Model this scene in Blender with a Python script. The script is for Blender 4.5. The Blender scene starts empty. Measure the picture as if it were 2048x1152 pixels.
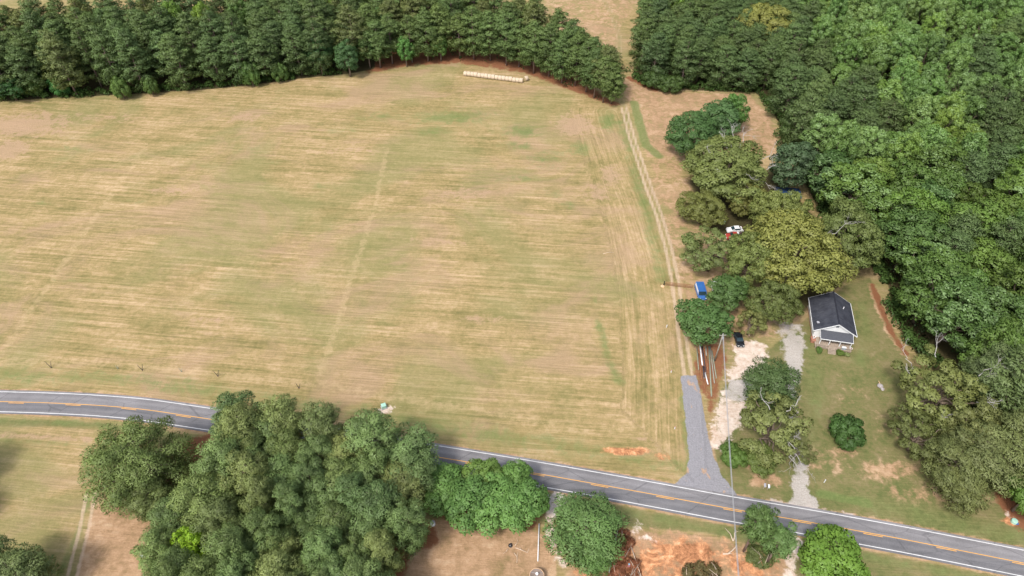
import bpy, bmesh, math, random
import numpy as np
from mathutils import Vector, Matrix

scene = bpy.context.scene
COL = scene.collection

# ------------------------------------------------------------------ camera, sky, sun, exposure
CAM_H, FOC, PITCH = 120.0, 1366.0, math.radians(44)
cam_data = bpy.data.cameras.new("camera")
cam_data.sensor_width = 36.0
cam_data.lens = 36.0 * FOC / 2048.0
cam_data.clip_start, cam_data.clip_end = 1.0, 8000.0
cam = bpy.data.objects.new("camera", cam_data)
cam.location = (0, 0, CAM_H)
cam.rotation_euler = (math.radians(90) - PITCH, 0, 0)
COL.objects.link(cam)
scene.camera = cam

SUN_DIR = Vector((0.38, 0.56, -0.98)).normalized()      # the way the light travels
SUN_EL = math.asin(-SUN_DIR.z)
SUN_AZ = math.atan2(-SUN_DIR.x, -SUN_DIR.y)
world = bpy.data.worlds.new("World")
scene.world = world
world.use_nodes = True
wn = world.node_tree
bg = wn.nodes["Background"]
sky = wn.nodes.new("ShaderNodeTexSky")
sky.sky_type = 'NISHITA'
sky.sun_disc = False
sky.sun_elevation = SUN_EL
sky.sun_rotation = SUN_AZ
sky.dust_density = 3.0
sky.air_density = 1.0
hazy = wn.nodes.new("ShaderNodeHueSaturation")       # thin white cloud over the blue
hazy.inputs['Saturation'].default_value = 0.5
wn.links.new(sky.outputs[0], hazy.inputs['Color'])
wn.links.new(hazy.outputs[0], bg.inputs[0])
bg.inputs[1].default_value = 0.15

sun_l = bpy.data.lights.new("sun", 'SUN')
sun_l.energy = 2.0
sun_l.angle = math.radians(9.0)
sun_l.color = (1.0, 0.945, 0.86)
sun = bpy.data.objects.new("sun", sun_l)
sun.rotation_euler = SUN_DIR.to_track_quat('-Z', 'Y').to_euler()
sun.location = (-60, -90, 260)
COL.objects.link(sun)

scene.view_settings.view_transform = 'Standard'
scene.view_settings.look = 'None'
scene.view_settings.exposure = 0.70
scene.view_settings.gamma = 1.0
scene.view_settings.use_curve_mapping = False
scene.cycles.max_bounces = 6
scene.cycles.diffuse_bounces = 3
scene.cycles.transmission_bounces = 4
scene.cycles.transparent_max_bounces = 4

SN, CS = math.sin(PITCH), math.cos(PITCH)


def G(px, py, z=0.0):
    """The place on the level z that the photograph shows at (px, py)."""
    u, v = px - 1024.0, py - 576.0
    t = (CAM_H - z) / (FOC * SN + v * CS)
    return (u * t, (FOC * CS - v * SN) * t, z)


def GL(pts, z=0.0):
    return np.array([G(x, y, z)[:2] for x, y in pts])


rng = np.random.default_rng(11)
rnd = random.Random(5)


# ------------------------------------------------------------------ tagging and mesh helpers
def tag(o, label=None, cat=None, group=None, kind=None):
    if label: o["label"] = label
    if cat: o["category"] = cat
    if group: o["group"] = group
    if kind: o["kind"] = kind
    return o


def empty(name, loc=(0, 0, 0), rz=0.0):
    o = bpy.data.objects.new(name, None)
    o.empty_display_size = 0.5
    o.location = loc
    o.rotation_euler = (0, 0, rz)
    COL.objects.link(o)
    return o


def thing(name, label, cat, loc=(0, 0, 0), rz=0.0, group=None):
    return tag(empty(name, loc, rz), label, cat, group)


def link_mesh(name, me, parent=None, loc=None):
    o = bpy.data.objects.new(name, me)
    COL.objects.link(o)
    if parent: o.parent = parent
    if loc: o.location = loc
    return o


class MB:
    def __init__(s):
        s.v, s.f = [], []

    def add(s, vs, fs):
        b = len(s.v)
        s.v += [tuple(p) for p in vs]
        s.f += [tuple(i + b for i in f) for f in fs]
        return s

    def box(s, c, d, rz=0.0, bev=0.0, rx=0.0, ry=0.0):
        bm = bmesh.new()
        bmesh.ops.create_cube(bm, size=1.0)
        bmesh.ops.scale(bm, vec=d, verts=bm.verts)
        if bev:
            bmesh.ops.bevel(bm, geom=bm.edges[:], offset=bev, segments=2, affect='EDGES', profile=0.5)
        m = Matrix.Translation(c) @ Matrix.Rotation(rz, 4, 'Z') @ Matrix.Rotation(ry, 4, 'Y') @ Matrix.Rotation(rx, 4, 'X')
        bm.transform(m)
        bm.verts.index_update()
        s.add([v.co[:] for v in bm.verts], [[v.index for v in f.verts] for f in bm.faces])
        bm.free()
        return s

    def tube(s, pts, rad, n=8, caps=True):
        pts = [Vector(p) for p in pts]
        if not hasattr(rad, '__len__'): rad = [rad] * len(pts)
        rings = []
        a = None
        for i, p in enumerate(pts):
            d = (pts[min(i + 1, len(pts) - 1)] - pts[max(i - 1, 0)])
            d = d.normalized() if d.length > 1e-9 else Vector((0, 0, 1))
            if a is None:
                a = d.orthogonal().normalized()
            else:
                a = (a - d * a.dot(d))
                a = a.normalized() if a.length > 1e-6 else d.orthogonal().normalized()
            b = d.cross(a)
            rings.append([p + (a * math.cos(2 * math.pi * k / n) + b * math.sin(2 * math.pi * k / n)) * rad[i] for k in range(n)])
        vs = [q for r in rings for q in r]
        fs = []
        for i in range(len(pts) - 1):
            for k in range(n):
                k2 = (k + 1) % n
                fs.append((i * n + k, i * n + k2, (i + 1) * n + k2, (i + 1) * n + k))
        if caps:
            fs.append(tuple(range(n - 1, -1, -1)))
            fs.append(tuple((len(pts) - 1) * n + k for k in range(n)))
        return s.add(vs, fs)

    def prism(s, poly, y0, y1, bev=0.0):
        """A side outline in (x, z), swept from y0 to y1."""
        n = len(poly)
        bm = bmesh.new()
        A = [bm.verts.new((x, y0, z)) for x, z in poly]
        B = [bm.verts.new((x, y1, z)) for x, z in poly]
        bm.faces.new(A); bm.faces.new(B[::-1])
        for i in range(n):
            j = (i + 1) % n
            bm.faces.new((A[j], A[i], B[i], B[j]))
        bmesh.ops.recalc_face_normals(bm, faces=bm.faces)
        if bev:
            bmesh.ops.bevel(bm, geom=bm.edges[:], offset=bev, segments=2, affect='EDGES', profile=0.5)
        bm.verts.index_update()
        s.add([v.co[:] for v in bm.verts], [[v.index for v in f.verts] for f in bm.faces])
        bm.free()
        return s

    def lathe(s, prof, c=(0, 0, 0), n=16):
        vs, fs = [], []
        for r, z in prof:
            for k in range(n):
                a = 2 * math.pi * k / n
                vs.append((c[0] + r * math.cos(a), c[1] + r * math.sin(a), c[2] + z))
        m = len(prof)
        for i in range(m - 1):
            for k in range(n):
                k2 = (k + 1) % n
                fs.append((i * n + k, i * n + k2, (i + 1) * n + k2, (i + 1) * n + k))
        fs.append(tuple(range(n - 1, -1, -1)))
        fs.append(tuple((m - 1) * n + k for k in range(n)))
        return s.add(vs, fs)

    def build(s, name, mat, parent=None, smooth=False, loc=None):
        me = bpy.data.meshes.new(name)
        me.from_pydata(s.v, [], s.f)
        me.materials.append(mat)
        me.validate()
        if smooth:
            me.polygons.foreach_set("use_smooth", [True] * len(me.polygons))
        me.update()
        return link_mesh(name, me, parent, loc)


# ------------------------------------------------------------------ node helper
class NT:
    def __init__(s, name):
        s.mat = bpy.data.materials.new(name)
        s.mat.use_nodes = True
        s.t = s.mat.node_tree
        s.bsdf = s.t.nodes["Principled BSDF"]
        s.bsdf.inputs["Specular IOR Level"].default_value = 0.25

    def n(s, typ, **kw):
        nd = s.t.nodes.new(typ)
        for k, v in kw.items(): setattr(nd, k, v)
        return nd

    def put(s, sock, v):
        if hasattr(v, 'is_output'):
            s.t.links.new(v, sock)
        elif isinstance(v, (tuple, list)):
            sock.default_value = tuple(v) + ((1.0,) if len(v) == 3 and len(sock.default_value) == 4 else ())
        else:
            sock.default_value = v

    def math(s, op, a, b=0.0, clamp=False):
        nd = s.n('ShaderNodeMath', operation=op, use_clamp=clamp)
        s.put(nd.inputs[0], a); s.put(nd.inputs[1], b)
        return nd.outputs[0]

    def mix(s, f, a, b, mode='MIX'):
        nd = s.n('ShaderNodeMix', data_type='RGBA', blend_type=mode)
        s.put(nd.inputs[0], f); s.put(nd.inputs[6], a); s.put(nd.inputs[7], b)
        return nd.outputs[2]

    def ramp(s, f, stops):
        nd = s.n('ShaderNodeValToRGB')
        e = nd.color_ramp.elements
        while len(e) < len(stops): e.new(0.5)
        for x, (p, c) in zip(e, stops):
            x.position = p
            x.color = tuple(c) + (1.0,) if len(c) == 3 else c
        s.put(nd.inputs[0], f)
        return nd.outputs[0]

    def noise(s, vec, scale, detail=4.0, rough=0.55, dist=0.0):
        nd = s.n('ShaderNodeTexNoise')
        if vec is not None: s.put(nd.inputs['Vector'], vec)
        nd.inputs['Scale'].default_value = scale
        nd.inputs['Detail'].default_value = detail
        nd.inputs['Roughness'].default_value = rough
        nd.inputs['Distortion'].default_value = dist
        return nd.outputs['Fac']

    def vscale(s, vec, sc):
        nd = s.n('ShaderNodeVectorMath', operation='MULTIPLY')
        s.put(nd.inputs[0], vec); nd.inputs[1].default_value = sc
        return nd.outputs[0]

    def step(s, x, lo, hi):
        nd = s.n('ShaderNodeMapRange', interpolation_type='SMOOTHSTEP')
        s.put(nd.inputs[0], x); s.put(nd.inputs[1], lo); s.put(nd.inputs[2], hi)
        return nd.outputs[0]

    def pos(s):
        return s.n('ShaderNodeNewGeometry').outputs['Position']

    def obj(s):
        return s.n('ShaderNodeTexCoord').outputs['Object']

    def bump(s, h, strength, dist):
        nd = s.n('ShaderNodeBump')
        nd.inputs['Strength'].default_value = strength
        nd.inputs['Distance'].default_value = dist
        s.put(nd.inputs['Height'], h)
        s.put(s.bsdf.inputs['Normal'], nd.outputs[0])

    def done(s, col, rough=0.8, metal=0.0):
        s.put(s.bsdf.inputs['Base Color'], col)
        s.put(s.bsdf.inputs['Roughness'], rough)
        s.bsdf.inputs['Metallic'].default_value = metal
        return s.mat


def worn(name, col, rough=0.6, var=0.25, scale=2.0, metal=0.0, spec=None):
    """Paint, wood or metal with uneven wear."""
    k = NT(name)
    a = k.noise(k.obj(), scale, 5.0, 0.6)
    b = k.noise(k.obj(), scale * 7, 3.0, 0.6)
    f = k.math('ADD', k.math('MULTIPLY', a, 0.65), k.math('MULTIPLY', b, 0.35))
    dark = tuple(c * (1 - var) for c in col)
    lite = tuple(min(1.0, c * (1 + var)) for c in col)
    if spec is not None: k.bsdf.inputs["Specular IOR Level"].default_value = spec
    return k.done(k.ramp(f, [(0.3, dark), (0.7, lite)]), rough, metal)


# ------------------------------------------------------------------ ground material
def ground_material():
    k = NT("ground")
    P = k.pos()
    A = k.n('ShaderNodeAttribute', attribute_name="zone_a")
    B = k.n('ShaderNodeAttribute', attribute_name="zone_b")
    Cc = k.n('ShaderNodeAttribute', attribute_name="zone_c")
    sa = k.n('ShaderNodeSeparateColor'); k.put(sa.inputs[0], A.outputs['Color'])
    sb = k.n('ShaderNodeSeparateColor'); k.put(sb.inputs[0], B.outputs['Color'])
    sc = k.n('ShaderNodeSeparateColor'); k.put(sc.inputs[0], Cc.outputs['Color'])
    green, bare, pale, clay = sa.outputs[0], sa.outputs[1], sa.outputs[2], A.outputs['Alpha']
    grav, sand, lawn, need = sb.outputs[0], sb.outputs[1], sb.outputs[2], B.outputs['Alpha']
    floor, conc, tanl, rutm = sc.outputs[0], sc.outputs[1], sc.outputs[2], Cc.outputs['Alpha']
    sw = k.n('ShaderNodeAttribute', attribute_name="swath").outputs['Vector']

    big = k.noise(P, 0.022, 5.0, 0.6, 0.6)
    mid = k.noise(P, 0.11, 5.0, 0.62, 0.4)
    fine = k.noise(P, 0.9, 6.0, 0.7)
    grit = k.noise(P, 3.2, 4.0, 0.75)
    def con(x, g): return k.math('ADD', k.math('MULTIPLY', k.math('SUBTRACT', x, 0.5), g), 0.5)
    m2 = k.noise(P, 0.33, 6.0, 0.65, 0.5)
    st1 = k.noise(k.vscale(sw, (0.80, 0.022, 1)), 1.0, 4.0, 0.62)
    st2 = k.noise(k.vscale(sw, (2.3, 0.075, 1)), 1.0, 4.0, 0.65)
    st3 = k.noise(k.vscale(sw, (0.17, 0.012, 1)), 1.0, 3.0, 0.5)

    t = k.math('MULTIPLY', st1, 0.22)
    t = k.math('ADD', t, k.math('MULTIPLY', st2, 0.22))
    t = k.math('ADD', t, k.math('MULTIPLY', st3, 0.06))
    t = k.math('ADD', t, k.math('MULTIPLY', k.noise(k.vscale(P, (0.8, 1.15, 1)), 0.09, 7.0, 0.70), 0.24))
    t = k.math('ADD', t, k.math('MULTIPLY', m2, 0.12))
    t = k.math('ADD', t, k.math('MULTIPLY', con(fine, 1.3), 0.14))
    field = k.ramp(con(t, 1.35), [(0.37, (0.154, 0.136, 0.054)), (0.45, (0.238, 0.191, 0.079)),
                       (0.52, (0.330, 0.243, 0.118)), (0.61, (0.470, 0.338, 0.200))])
    # broad drift between greener, yellower and pinker ground
    field = k.mix(k.math('MULTIPLY', k.step(big, 0.46, 0.60), 0.85), field, k.mix(0.6, field, (0.195, 0.198, 0.078)))
    pinkf = k.step(k.noise(k.vscale(P, (0.6, 1.0, 1)), 0.042, 6.0, 0.68, 1.2), 0.47, 0.66)
    field = k.mix(k.math('MULTIPLY', pinkf, 0.68), field, k.mix(con(st2, 1.6), (0.270, 0.180, 0.105), (0.420, 0.290, 0.190)))
    # dry clumps and dark specks of uncut grass
    spk = k.step(k.noise(P, 1.6, 2.0, 0.6), 0.64, 0.74)
    field = k.mix(k.math('MULTIPLY', spk, 0.32), field, (0.120, 0.120, 0.045))
    lit = k.step(k.noise(k.vscale(sw, (1.3, 0.35, 1)), 1.0, 4.0, 0.7), 0.60, 0.72)
    field = k.mix(k.math('MULTIPLY', lit, 0.35), field, (0.480, 0.380, 0.220))

    def soft(m, w=0.9, n_=None, lo=0.35, hi=0.65):
        n_ = m2 if n_ is None else n_
        x = k.math('ADD', m, k.math('MULTIPLY', k.math('SUBTRACT', n_, 0.5), w))
        g = k.step(x, lo, hi)
        return k.math('MULTIPLY', g, k.step(m, 0.0, 0.12))

    gcol = k.mix(con(fine, 1.6), (0.085, 0.138, 0.040), (0.180, 0.215, 0.075))
    nz = con(k.math('ADD', k.math('MULTIPLY', m2, 0.6), k.math('MULTIPLY', fine, 0.4)), 2.0)
    col = field
    # mown lawn: green-brown, patchy
    lw = k.ramp(con(k.math('ADD', k.math('ADD', k.math('MULTIPLY', mid, 0.35), k.math('MULTIPLY', m2, 0.30)), k.math('MULTIPLY', fine, 0.35)), 1.35),
                [(0.34, (0.095, 0.118, 0.040)), (0.46, (0.148, 0.150, 0.058)), (0.56, (0.195, 0.168, 0.078)), (0.67, (0.260, 0.205, 0.118))])
    col = k.mix(soft(lawn, 0.5), col, lw)
    tn = k.ramp(con(k.math('ADD', k.math('ADD', k.math('MULTIPLY', mid, 0.35), k.math('MULTIPLY', m2, 0.35)), k.math('MULTIPLY', fine, 0.3)), 1.5),
                [(0.30, (0.205, 0.150, 0.070)), (0.44, (0.300, 0.195, 0.110)), (0.54, (0.390, 0.250, 0.150)), (0.68, (0.480, 0.340, 0.220))])
    col = k.mix(soft(tanl, 0.8, nz), col, tn)
    br = k.mix(grit, (0.290, 0.190, 0.115), (0.460, 0.320, 0.215))
    col = k.mix(k.math('MULTIPLY', soft(bare, 1.3, nz, 0.3, 0.75), 0.75), col, br)
    col = k.mix(k.math('MULTIPLY', soft(pale, 1.5, nz, 0.3, 0.85), 0.34), col, k.mix(fine, (0.390, 0.290, 0.150), (0.520, 0.390, 0.235)))
    col = k.mix(k.math('MULTIPLY', soft(green, 1.3, nz, 0.25, 0.95), 0.80), col, gcol)
    col = k.mix(k.math('MULTIPLY', soft(rutm, 0.45, nz, 0.25, 0.95), 0.75), col, k.mix(fine, (0.400, 0.285, 0.195), (0.600, 0.460, 0.350)))
    nd = k.mix(fine, (0.150, 0.060, 0.030), (0.270, 0.125, 0.065))
    col = k.mix(soft(need, 0.9, nz), col, nd)
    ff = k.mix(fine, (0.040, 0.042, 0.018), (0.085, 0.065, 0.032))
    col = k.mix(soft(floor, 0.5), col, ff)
    clv = k.noise(k.vscale(P, (1.0, 1.2, 1)), 0.24, 7.0, 0.72, 1.6)
    cl = k.ramp(con(k.math('ADD', k.math('MULTIPLY', clv, 0.65), k.math('MULTIPLY', fine, 0.35)), 1.7),
                [(0.25, (0.150, 0.110, 0.045)), (0.38, (0.235, 0.105, 0.052)), (0.50, (0.420, 0.195, 0.095)), (0.62, (0.620, 0.310, 0.155)), (0.76, (0.720, 0.480, 0.310))])
    col = k.mix(soft(clay, 0.9, nz), col, cl)
    sd = k.ramp(con(k.math('ADD', k.math('MULTIPLY', clv, 0.55), k.math('MULTIPLY', fine, 0.45)), 1.0),
                [(0.28, (0.390, 0.265, 0.205)), (0.40, (0.500, 0.370, 0.290)), (0.55, (0.640, 0.540, 0.470)), (0.70, (0.750, 0.700, 0.655))])
    rag = con(k.math('ADD', k.math('MULTIPLY', m2, 0.7), k.math('MULTIPLY', fine, 0.3)), 2.6)
    col = k.mix(k.math('MULTIPLY', soft(sand, 1.5, rag, 0.3, 0.75), 0.92), col, sd)
    cn = k.ramp(k.math('ADD', k.math('MULTIPLY', mid, 0.4), k.math('MULTIPLY', grit, 0.6)),
                [(0.32, (0.360, 0.320, 0.295)), (0.66, (0.500, 0.462, 0.440))])
    col = k.mix(k.math('MULTIPLY', soft(conc, 1.5, rag, 0.3, 0.8), 0.85), col, cn)
    gr = k.ramp(k.math('ADD', k.math('MULTIPLY', fine, 0.4), k.math('MULTIPLY', grit, 0.6)),
                [(0.30, (0.205, 0.200, 0.215)), (0.66, (0.275, 0.268, 0.288))])
    rust = k.step(k.noise(k.vscale(P, (1.0, 0.55, 1)), 0.42, 3.0, 0.6), 0.60, 0.68)
    gr = k.mix(k.math('MULTIPLY', rust, 0.75), gr, (0.430, 0.270, 0.160))
    col = k.mix(soft(grav, 0.7, rag, 0.35, 0.65), col, gr)
    sp = k.math('MULTIPLY_ADD' if False else 'ADD', k.math('MULTIPLY', grit, 0.5), 0.75)
    col = k.mix(1.0, col, k.mix(1.0, (1, 1, 1), sp, 'MULTIPLY'), 'MULTIPLY')
    h = k.math('ADD', k.math('MULTIPLY', fine, 0.6), k.math('MULTIPLY', st2, 0.5))
    k.bump(h, 0.55, 0.5)
    k.bsdf.inputs["Specular IOR Level"].default_value = 0.1
    return k.done(col, 0.95)


GROUND = ground_material()

# ------------------------------------------------------------------ road line in the world (far edge line, from the photograph)
TOP_PX = [(-420, 782), (-200, 781), (0, 783), (100, 785.5), (200, 790), (300, 798), (400, 813.5), (494, 827), (607, 846), (675, 857),
          (810, 880), (931, 900), (1062, 921), (1193, 944), (1300, 963), (1467, 994), (1597, 1015), (1792, 1050), (2048, 1100), (2300, 1151), (2600, 1214)]
tp = GL(TOP_PX)
xs = np.linspace(tp[0, 0], tp[-1, 0], 240)
coef = np.polyfit(tp[:, 0], tp[:, 1], 5)
ys = np.interp(xs, tp[:, 0], tp[:, 1])
for _ in range(24):
    ys[1:-1] = 0.25 * ys[:-2] + 0.5 * ys[1:-1] + 0.25 * ys[2:]
edge_line = np.stack([xs, ys], 1)


def offset(line, d):
    t = np.gradient(line, axis=0)
    t /= np.linalg.norm(t, axis=1)[:, None]
    return line + np.stack([t[:, 1], -t[:, 0]], 1) * d      # towards the camera


ROAD_W = 5.35


def seg_dist(px, py, line):
    d = np.full(px.shape, 1e9)
    al = np.zeros(px.shape)
    acc = 0.0
    for (x0, y0), (x1, y1) in zip(line[:-1], line[1:]):
        dx, dy = x1 - x0, y1 - y0
        L2 = dx * dx + dy * dy
        t = np.clip(((px - x0) * dx + (py - y0) * dy) / L2, 0, 1)
        q = np.hypot(px - x0 - t * dx, py - y0 - t * dy)
        m = q < d
        d = np.where(m, q, d)
        al = np.where(m, acc + t * math.sqrt(L2), al)
        acc += math.sqrt(L2)
    return d, al


def inside(px, py, poly):
    r = np.zeros(px.shape, bool)
    n = len(poly)
    for i in range(n):
        x0, y0 = poly[i]; x1, y1 = poly[(i + 1) % n]
        c = ((y0 > py) != (y1 > py)) & (px < (x1 - x0) * (py - y0) / (y1 - y0 + 1e-12) + x0)
        r ^= c
    return r


def smooth(x):
    x = np.clip(x, 0, 1)
    return x * x * (3 - 2 * x)


# ------------------------------------------------------------------ the ground sheet
NX, NY = 620, 560
vv = np.linspace(0, 1, NY)
Yr = 36 + 404 * (0.72 * vv + 0.28 * vv ** 2.0)
uu = np.linspace(-1.18, 1.18, NX)
X = uu[None, :] * (78 + 0.60 * Yr[:, None])
Y = np.repeat(Yr[:, None], NX, 1)
gx, gy = X.ravel(), Y.ravel()


def pm(poly_px, soft=2.0, amt=1.0):
    w = GL(poly_px)
    bb = (gx > w[:, 0].min() - 12) & (gx < w[:, 0].max() + 12) & (gy > w[:, 1].min() - 12) & (gy < w[:, 1].max() + 12)
    out = np.zeros(gx.shape)
    if not bb.any(): return out
    x, y = gx[bb], gy[bb]
    d, _ = seg_dist(x, y, np.vstack([w, w[:1]]))
    sd = np.where(inside(x, y, w), d, -d)
    out[bb] = smooth(0.5 + sd / (2 * soft)) * amt
    return out


def stroke(pts_px, width, soft=0.8, amt=1.0):
    w = GL(pts_px)
    d, _ = seg_dist(gx, gy, w)
    return smooth(0.5 + (width / 2 - d) / (2 * soft)) * amt


def blob(px, py, rx, ry, amt=1.0):
    c = G(px, py); ex = G(px + rx, py); ey = G(px, py - ry)
    a = abs(ex[0] - c[0]); b = abs(ey[1] - c[1])
    return amt * np.exp(-(((gx - c[0]) / a) ** 2 + ((gy - c[1]) / b) ** 2))


FIELD = [(-300, 232), (0, 205), (120, 196), (250, 190), (420, 179), (600, 160), (750, 141), (830, 132), (930, 130), (1050, 156), (1130, 182),
         (1190, 204), (1222, 225), (1250, 300), (1300, 420), (1335, 530), (1352, 600), (1366, 690), (1372, 750), (1378, 850), (1384, 930), (1368, 962),
         (1300, 963), (1062, 921), (810, 880), (607, 846), (400, 813), (300, 798), (100, 785), (-300, 783)]
LAWN = [(1440, 985), (1430, 900), (1440, 780), (1560, 680), (1610, 640), (1690, 570), (1740, 555), (1775, 640), (1815, 720), (1880, 800), (1960, 900),
        (2030, 1010), (2120, 1090), (2300, 1160), (2300, 1151), (2048, 1100), (1792, 1050), (1597, 1015)]
YARD = [(1350, 560), (1320, 470), (1300, 380), (1290, 320), (1330, 300), (1480, 330), (1640, 420), (1720, 520), (1690, 570), (1610, 640), (1570, 680), (1500, 700), (1450, 740), (1395, 745), (1368, 690)]
GLADE = [(1232, 150), (1262, 152), (1300, 176), (1400, 184), (1500, 186), (1538, 225), (1560, 262), (1556, 310), (1420, 330), (1330, 315), (1290, 315), (1262, 230)]
FARF = [(1040, -60), (1080, 0), (1120, 70), (1180, 110), (1215, 150), (1236, 190), (1245, 150), (1240, 90), (1250, 50), (1290, -10), (1330, -60)]
DRIVE = [(1362, 752), (1392, 750), (1404, 800), (1412, 850), (1423, 900), (1441, 946), (1482, 1002), (1405, 1000), (1338, 975), (1372, 950), (1379, 920), (1373, 860), (1367, 800)]
DRIVE2 = [(1568, 668), (1610, 664), (1606, 720), (1594, 780), (1594, 830), (1602, 880), (1610, 930), (1618, 970), (1646, 1030), (1568, 1015), (1584, 990), (1588, 930), (1580, 880), (1573, 830), (1573, 780), (1572, 720)]
SAND = [(1470, 692), (1505, 676), (1534, 690), (1526, 745), (1505, 785), (1502, 825), (1478, 850), (1462, 880), (1440, 895), (1420, 890), (1424, 860), (1438, 815), (1444, 775), (1462, 735)]
SANDG = [(1455, 760), (1505, 756), (1500, 800), (1478, 805), (1450, 795)]
CLAYP = [(1180, 1075), (1240, 1060), (1290, 1058), (1350, 1062), (1420, 1070), (1500, 1090), (1580, 1110), (1590, 1300), (1100, 1300), (1140, 1120)]
TANP = [(835, 1050), (900, 1035), (1070, 1060), (1110, 1090), (1120, 1300), (800, 1300), (815, 1150)]
TANW = [(195, 985), (330, 1010), (345, 1300), (140, 1300), (150, 1152)]
LEFTL = [(-300, 850), (0, 842), (210, 845), (240, 900), (185, 990), (140, 1152), (100, 1300), (-300, 1300)]
VERGE_S = [(-300, 830), (100, 835), (210, 842), (820, 932), (1092, 980), (1300, 1018), (1475, 1050), (1632, 1078), (1875, 1124), (2041, 1157), (2300, 1215), (2300, 1330), (1700, 1330), (1560, 1110), (1400, 1068), (1090, 1052), (830, 1040), (210, 860), (-300, 850)]
PINE_F = [(-300, 222), (0, 203), (120, 195), (250, 189), (400, 180), (500, 171), (600, 157), (700, 147), (760, 136), (830, 126), (930, 124), (1000, 132), (1060, 150), (1110, 168),
          (1160, 186), (1195, 202), (1222, 212), (1212, 196), (1190, 178), (1155, 148), (1105, 116), (1060, 92), (1000, 66), (900, 36), (600, 18), (480, 50), (420, 78), (200, 92), (60, 112), (-300, 116)]
STAND_F = [(1272, 155), (1305, 172), (1380, 180), (1480, 185), (1536, 184), (1560, 150), (1560, 60), (1560, -60), (1330, -60), (1296, 20), (1276, 90)]
WOOD_F = [(1512, 186), (1542, 216), (1566, 262), (1566, 305), (1600, 340), (1640, 430), (1716, 505), (1775, 568), (1795, 635), (1828, 702), (1866, 742), (1930, 815), (2010, 905),
          (2045, 1010), (2075, 1060), (2400, 1130), (2500, -60), (1556, -60), (1556, 60)]
GROVE_F = [(330, 900), (420, 862), (600, 880), (800, 935), (850, 960), (835, 1050), (815, 1152), (830, 1300), (330, 1300), (335, 1050)]
HEDGE_F = [(840, 940), (1060, 985), (1095, 1010), (1080, 1068), (870, 1040)]

track = [(1385, 800), (1376, 745), (1367, 690), (1358, 620), (1350, 560), (1338, 500), (1318, 430), (1299, 380), (1279, 320), (1262, 270), (1248, 215), (1238, 190), (1232, 160), (1236, 120), (1240, 80), (1226, 35), (1208, 0), (1196, -40)]
tw = GL(track)

# mowing direction: swaths run with the road, except on the headland beside the track
road_y = np.interp(gx, edge_line[:, 0], edge_line[:, 1])
d_road, al_road = gy - road_y, gx
across = gy + 0.09 * gx - 0.00012 * gx * gx
head_line = GL([(1385, 960), (1372, 750), (1352, 600), (1335, 530), (1300, 420), (1250, 300), (1222, 225)])
d_head, al_head = seg_dist(gx, gy, head_line)
left_of = gx < np.interp(gy, head_line[:, 1], head_line[:, 0]) + 3
use_head = (d_head < np.minimum(14.0, np.maximum(d_road - 2.0, 0.0))) & left_of & (gy < 215)
curve = 0.035 * np.sin(gx / 45.0) * gy
swx = np.where(use_head, d_head * 0.7 + 400, across)
swy = np.where(use_head, al_head, al_road)
swath = np.stack([swx, swy, np.zeros_like(swx)], 1)

mF = pm(FIELD, 1.5)
green = np.zeros_like(gx); bare = np.zeros_like(gx); pale = np.zeros_like(gx)
mx = np.maximum
for b in [(900, 235, 95, 18, .85), (860, 262, 60, 12, .6), (1090, 315, 60, 26, .6), (700, 262, 60, 10, .5), (500, 300, 60, 10, .45), (1000, 520, 50, 14, .45), (860, 560, 50, 12, .4), (270, 400, 60, 10, .4), (1045, 262, 50, 18, .8), (1035, 292, 45, 12, .7), (1160, 296, 35, 22, .7), (770, 232, 70, 16, .6), (1035, 355, 60, 16, .55),
          (560, 325, 40, 8, .5), (640, 370, 25, 20, .5), (130, 297, 70, 8, .6), (80, 405, 35, 9, .55), (1140, 410, 24, 14, .55), (1110, 388, 25, 12, .55), (420, 330, 60, 10, .45),
          (1215, 240, 20, 26, .95), (1110, 520, 30, 18, .4), (820, 600, 40, 10, .4), (1190, 600, 35, 15, .4), (150, 560, 60, 10, .4), (220, 700, 50, 8, .4), (660, 460, 40, 7, .4), (320, 690, 40, 8, .4), (600, 715, 50, 7, .4)]:
    green = mx(green, blob(*b))
green = mx(green, stroke([(1268, 205), (1280, 250), (1292, 290), (1318, 312)], 3.2, 0.8, 1.0))
green = mx(green, stroke([(1240, 245), (1262, 310), (1285, 400), (1305, 470), (1322, 560)], 4.5, 2.0, 0.62))
green = mx(green, stroke([(1196, 640), (1205, 680), (1217, 720), (1242, 768)], 2.6, 1.4, 0.70))
green = mx(green, stroke([(1372, 790), (1379, 860), (1383, 925)], 3.0, 1.2, 0.75))
green = mx(green, stroke([(1640, 988), (1690, 998), (1735, 1006)], 2.0, 0.7, 1.0))
green = mx(green, stroke([(1730, 1006), (1850, 1030), (2000, 1064), (2080, 1082)], 5.0, 2.5, 0.55))
green = mx(green, stroke([(180, 985), (155, 1070), (120, 1152), (90, 1220)], 1.6, 0.8, 0.6))
verge_n = offset(edge_line, -4.5)
d_v, _ = seg_dist(gx, gy, verge_n[::4])
vn = smooth(1 - d_v / 5.0) * (gx < 40)
green = mx(green, vn * 0.60)
d_vs, _ = seg_dist(gx, gy, offset(edge_line, ROAD_W + 2.2)[::4])
green = mx(green, smooth(1 - d_vs / 2.6) * 0.55)
d_vs2, _ = seg_dist(gx, gy, offset(edge_line, ROAD_W + 7.0)[::4])
green = mx(green, smooth(1 - d_vs2 / 1.6) * 0.5 * (gx < -70))
green = mx(green, pm([(1610, 690), (1640, 700), (1660, 800), (1630, 900), (1612, 880), (1606, 760)], 2.5, 0.55))
green = mx(green, pm([(1715, 590), (1740, 600), (1755, 680), (1735, 740), (1690, 740), (1712, 690)], 2.0, 0.5))
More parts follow.
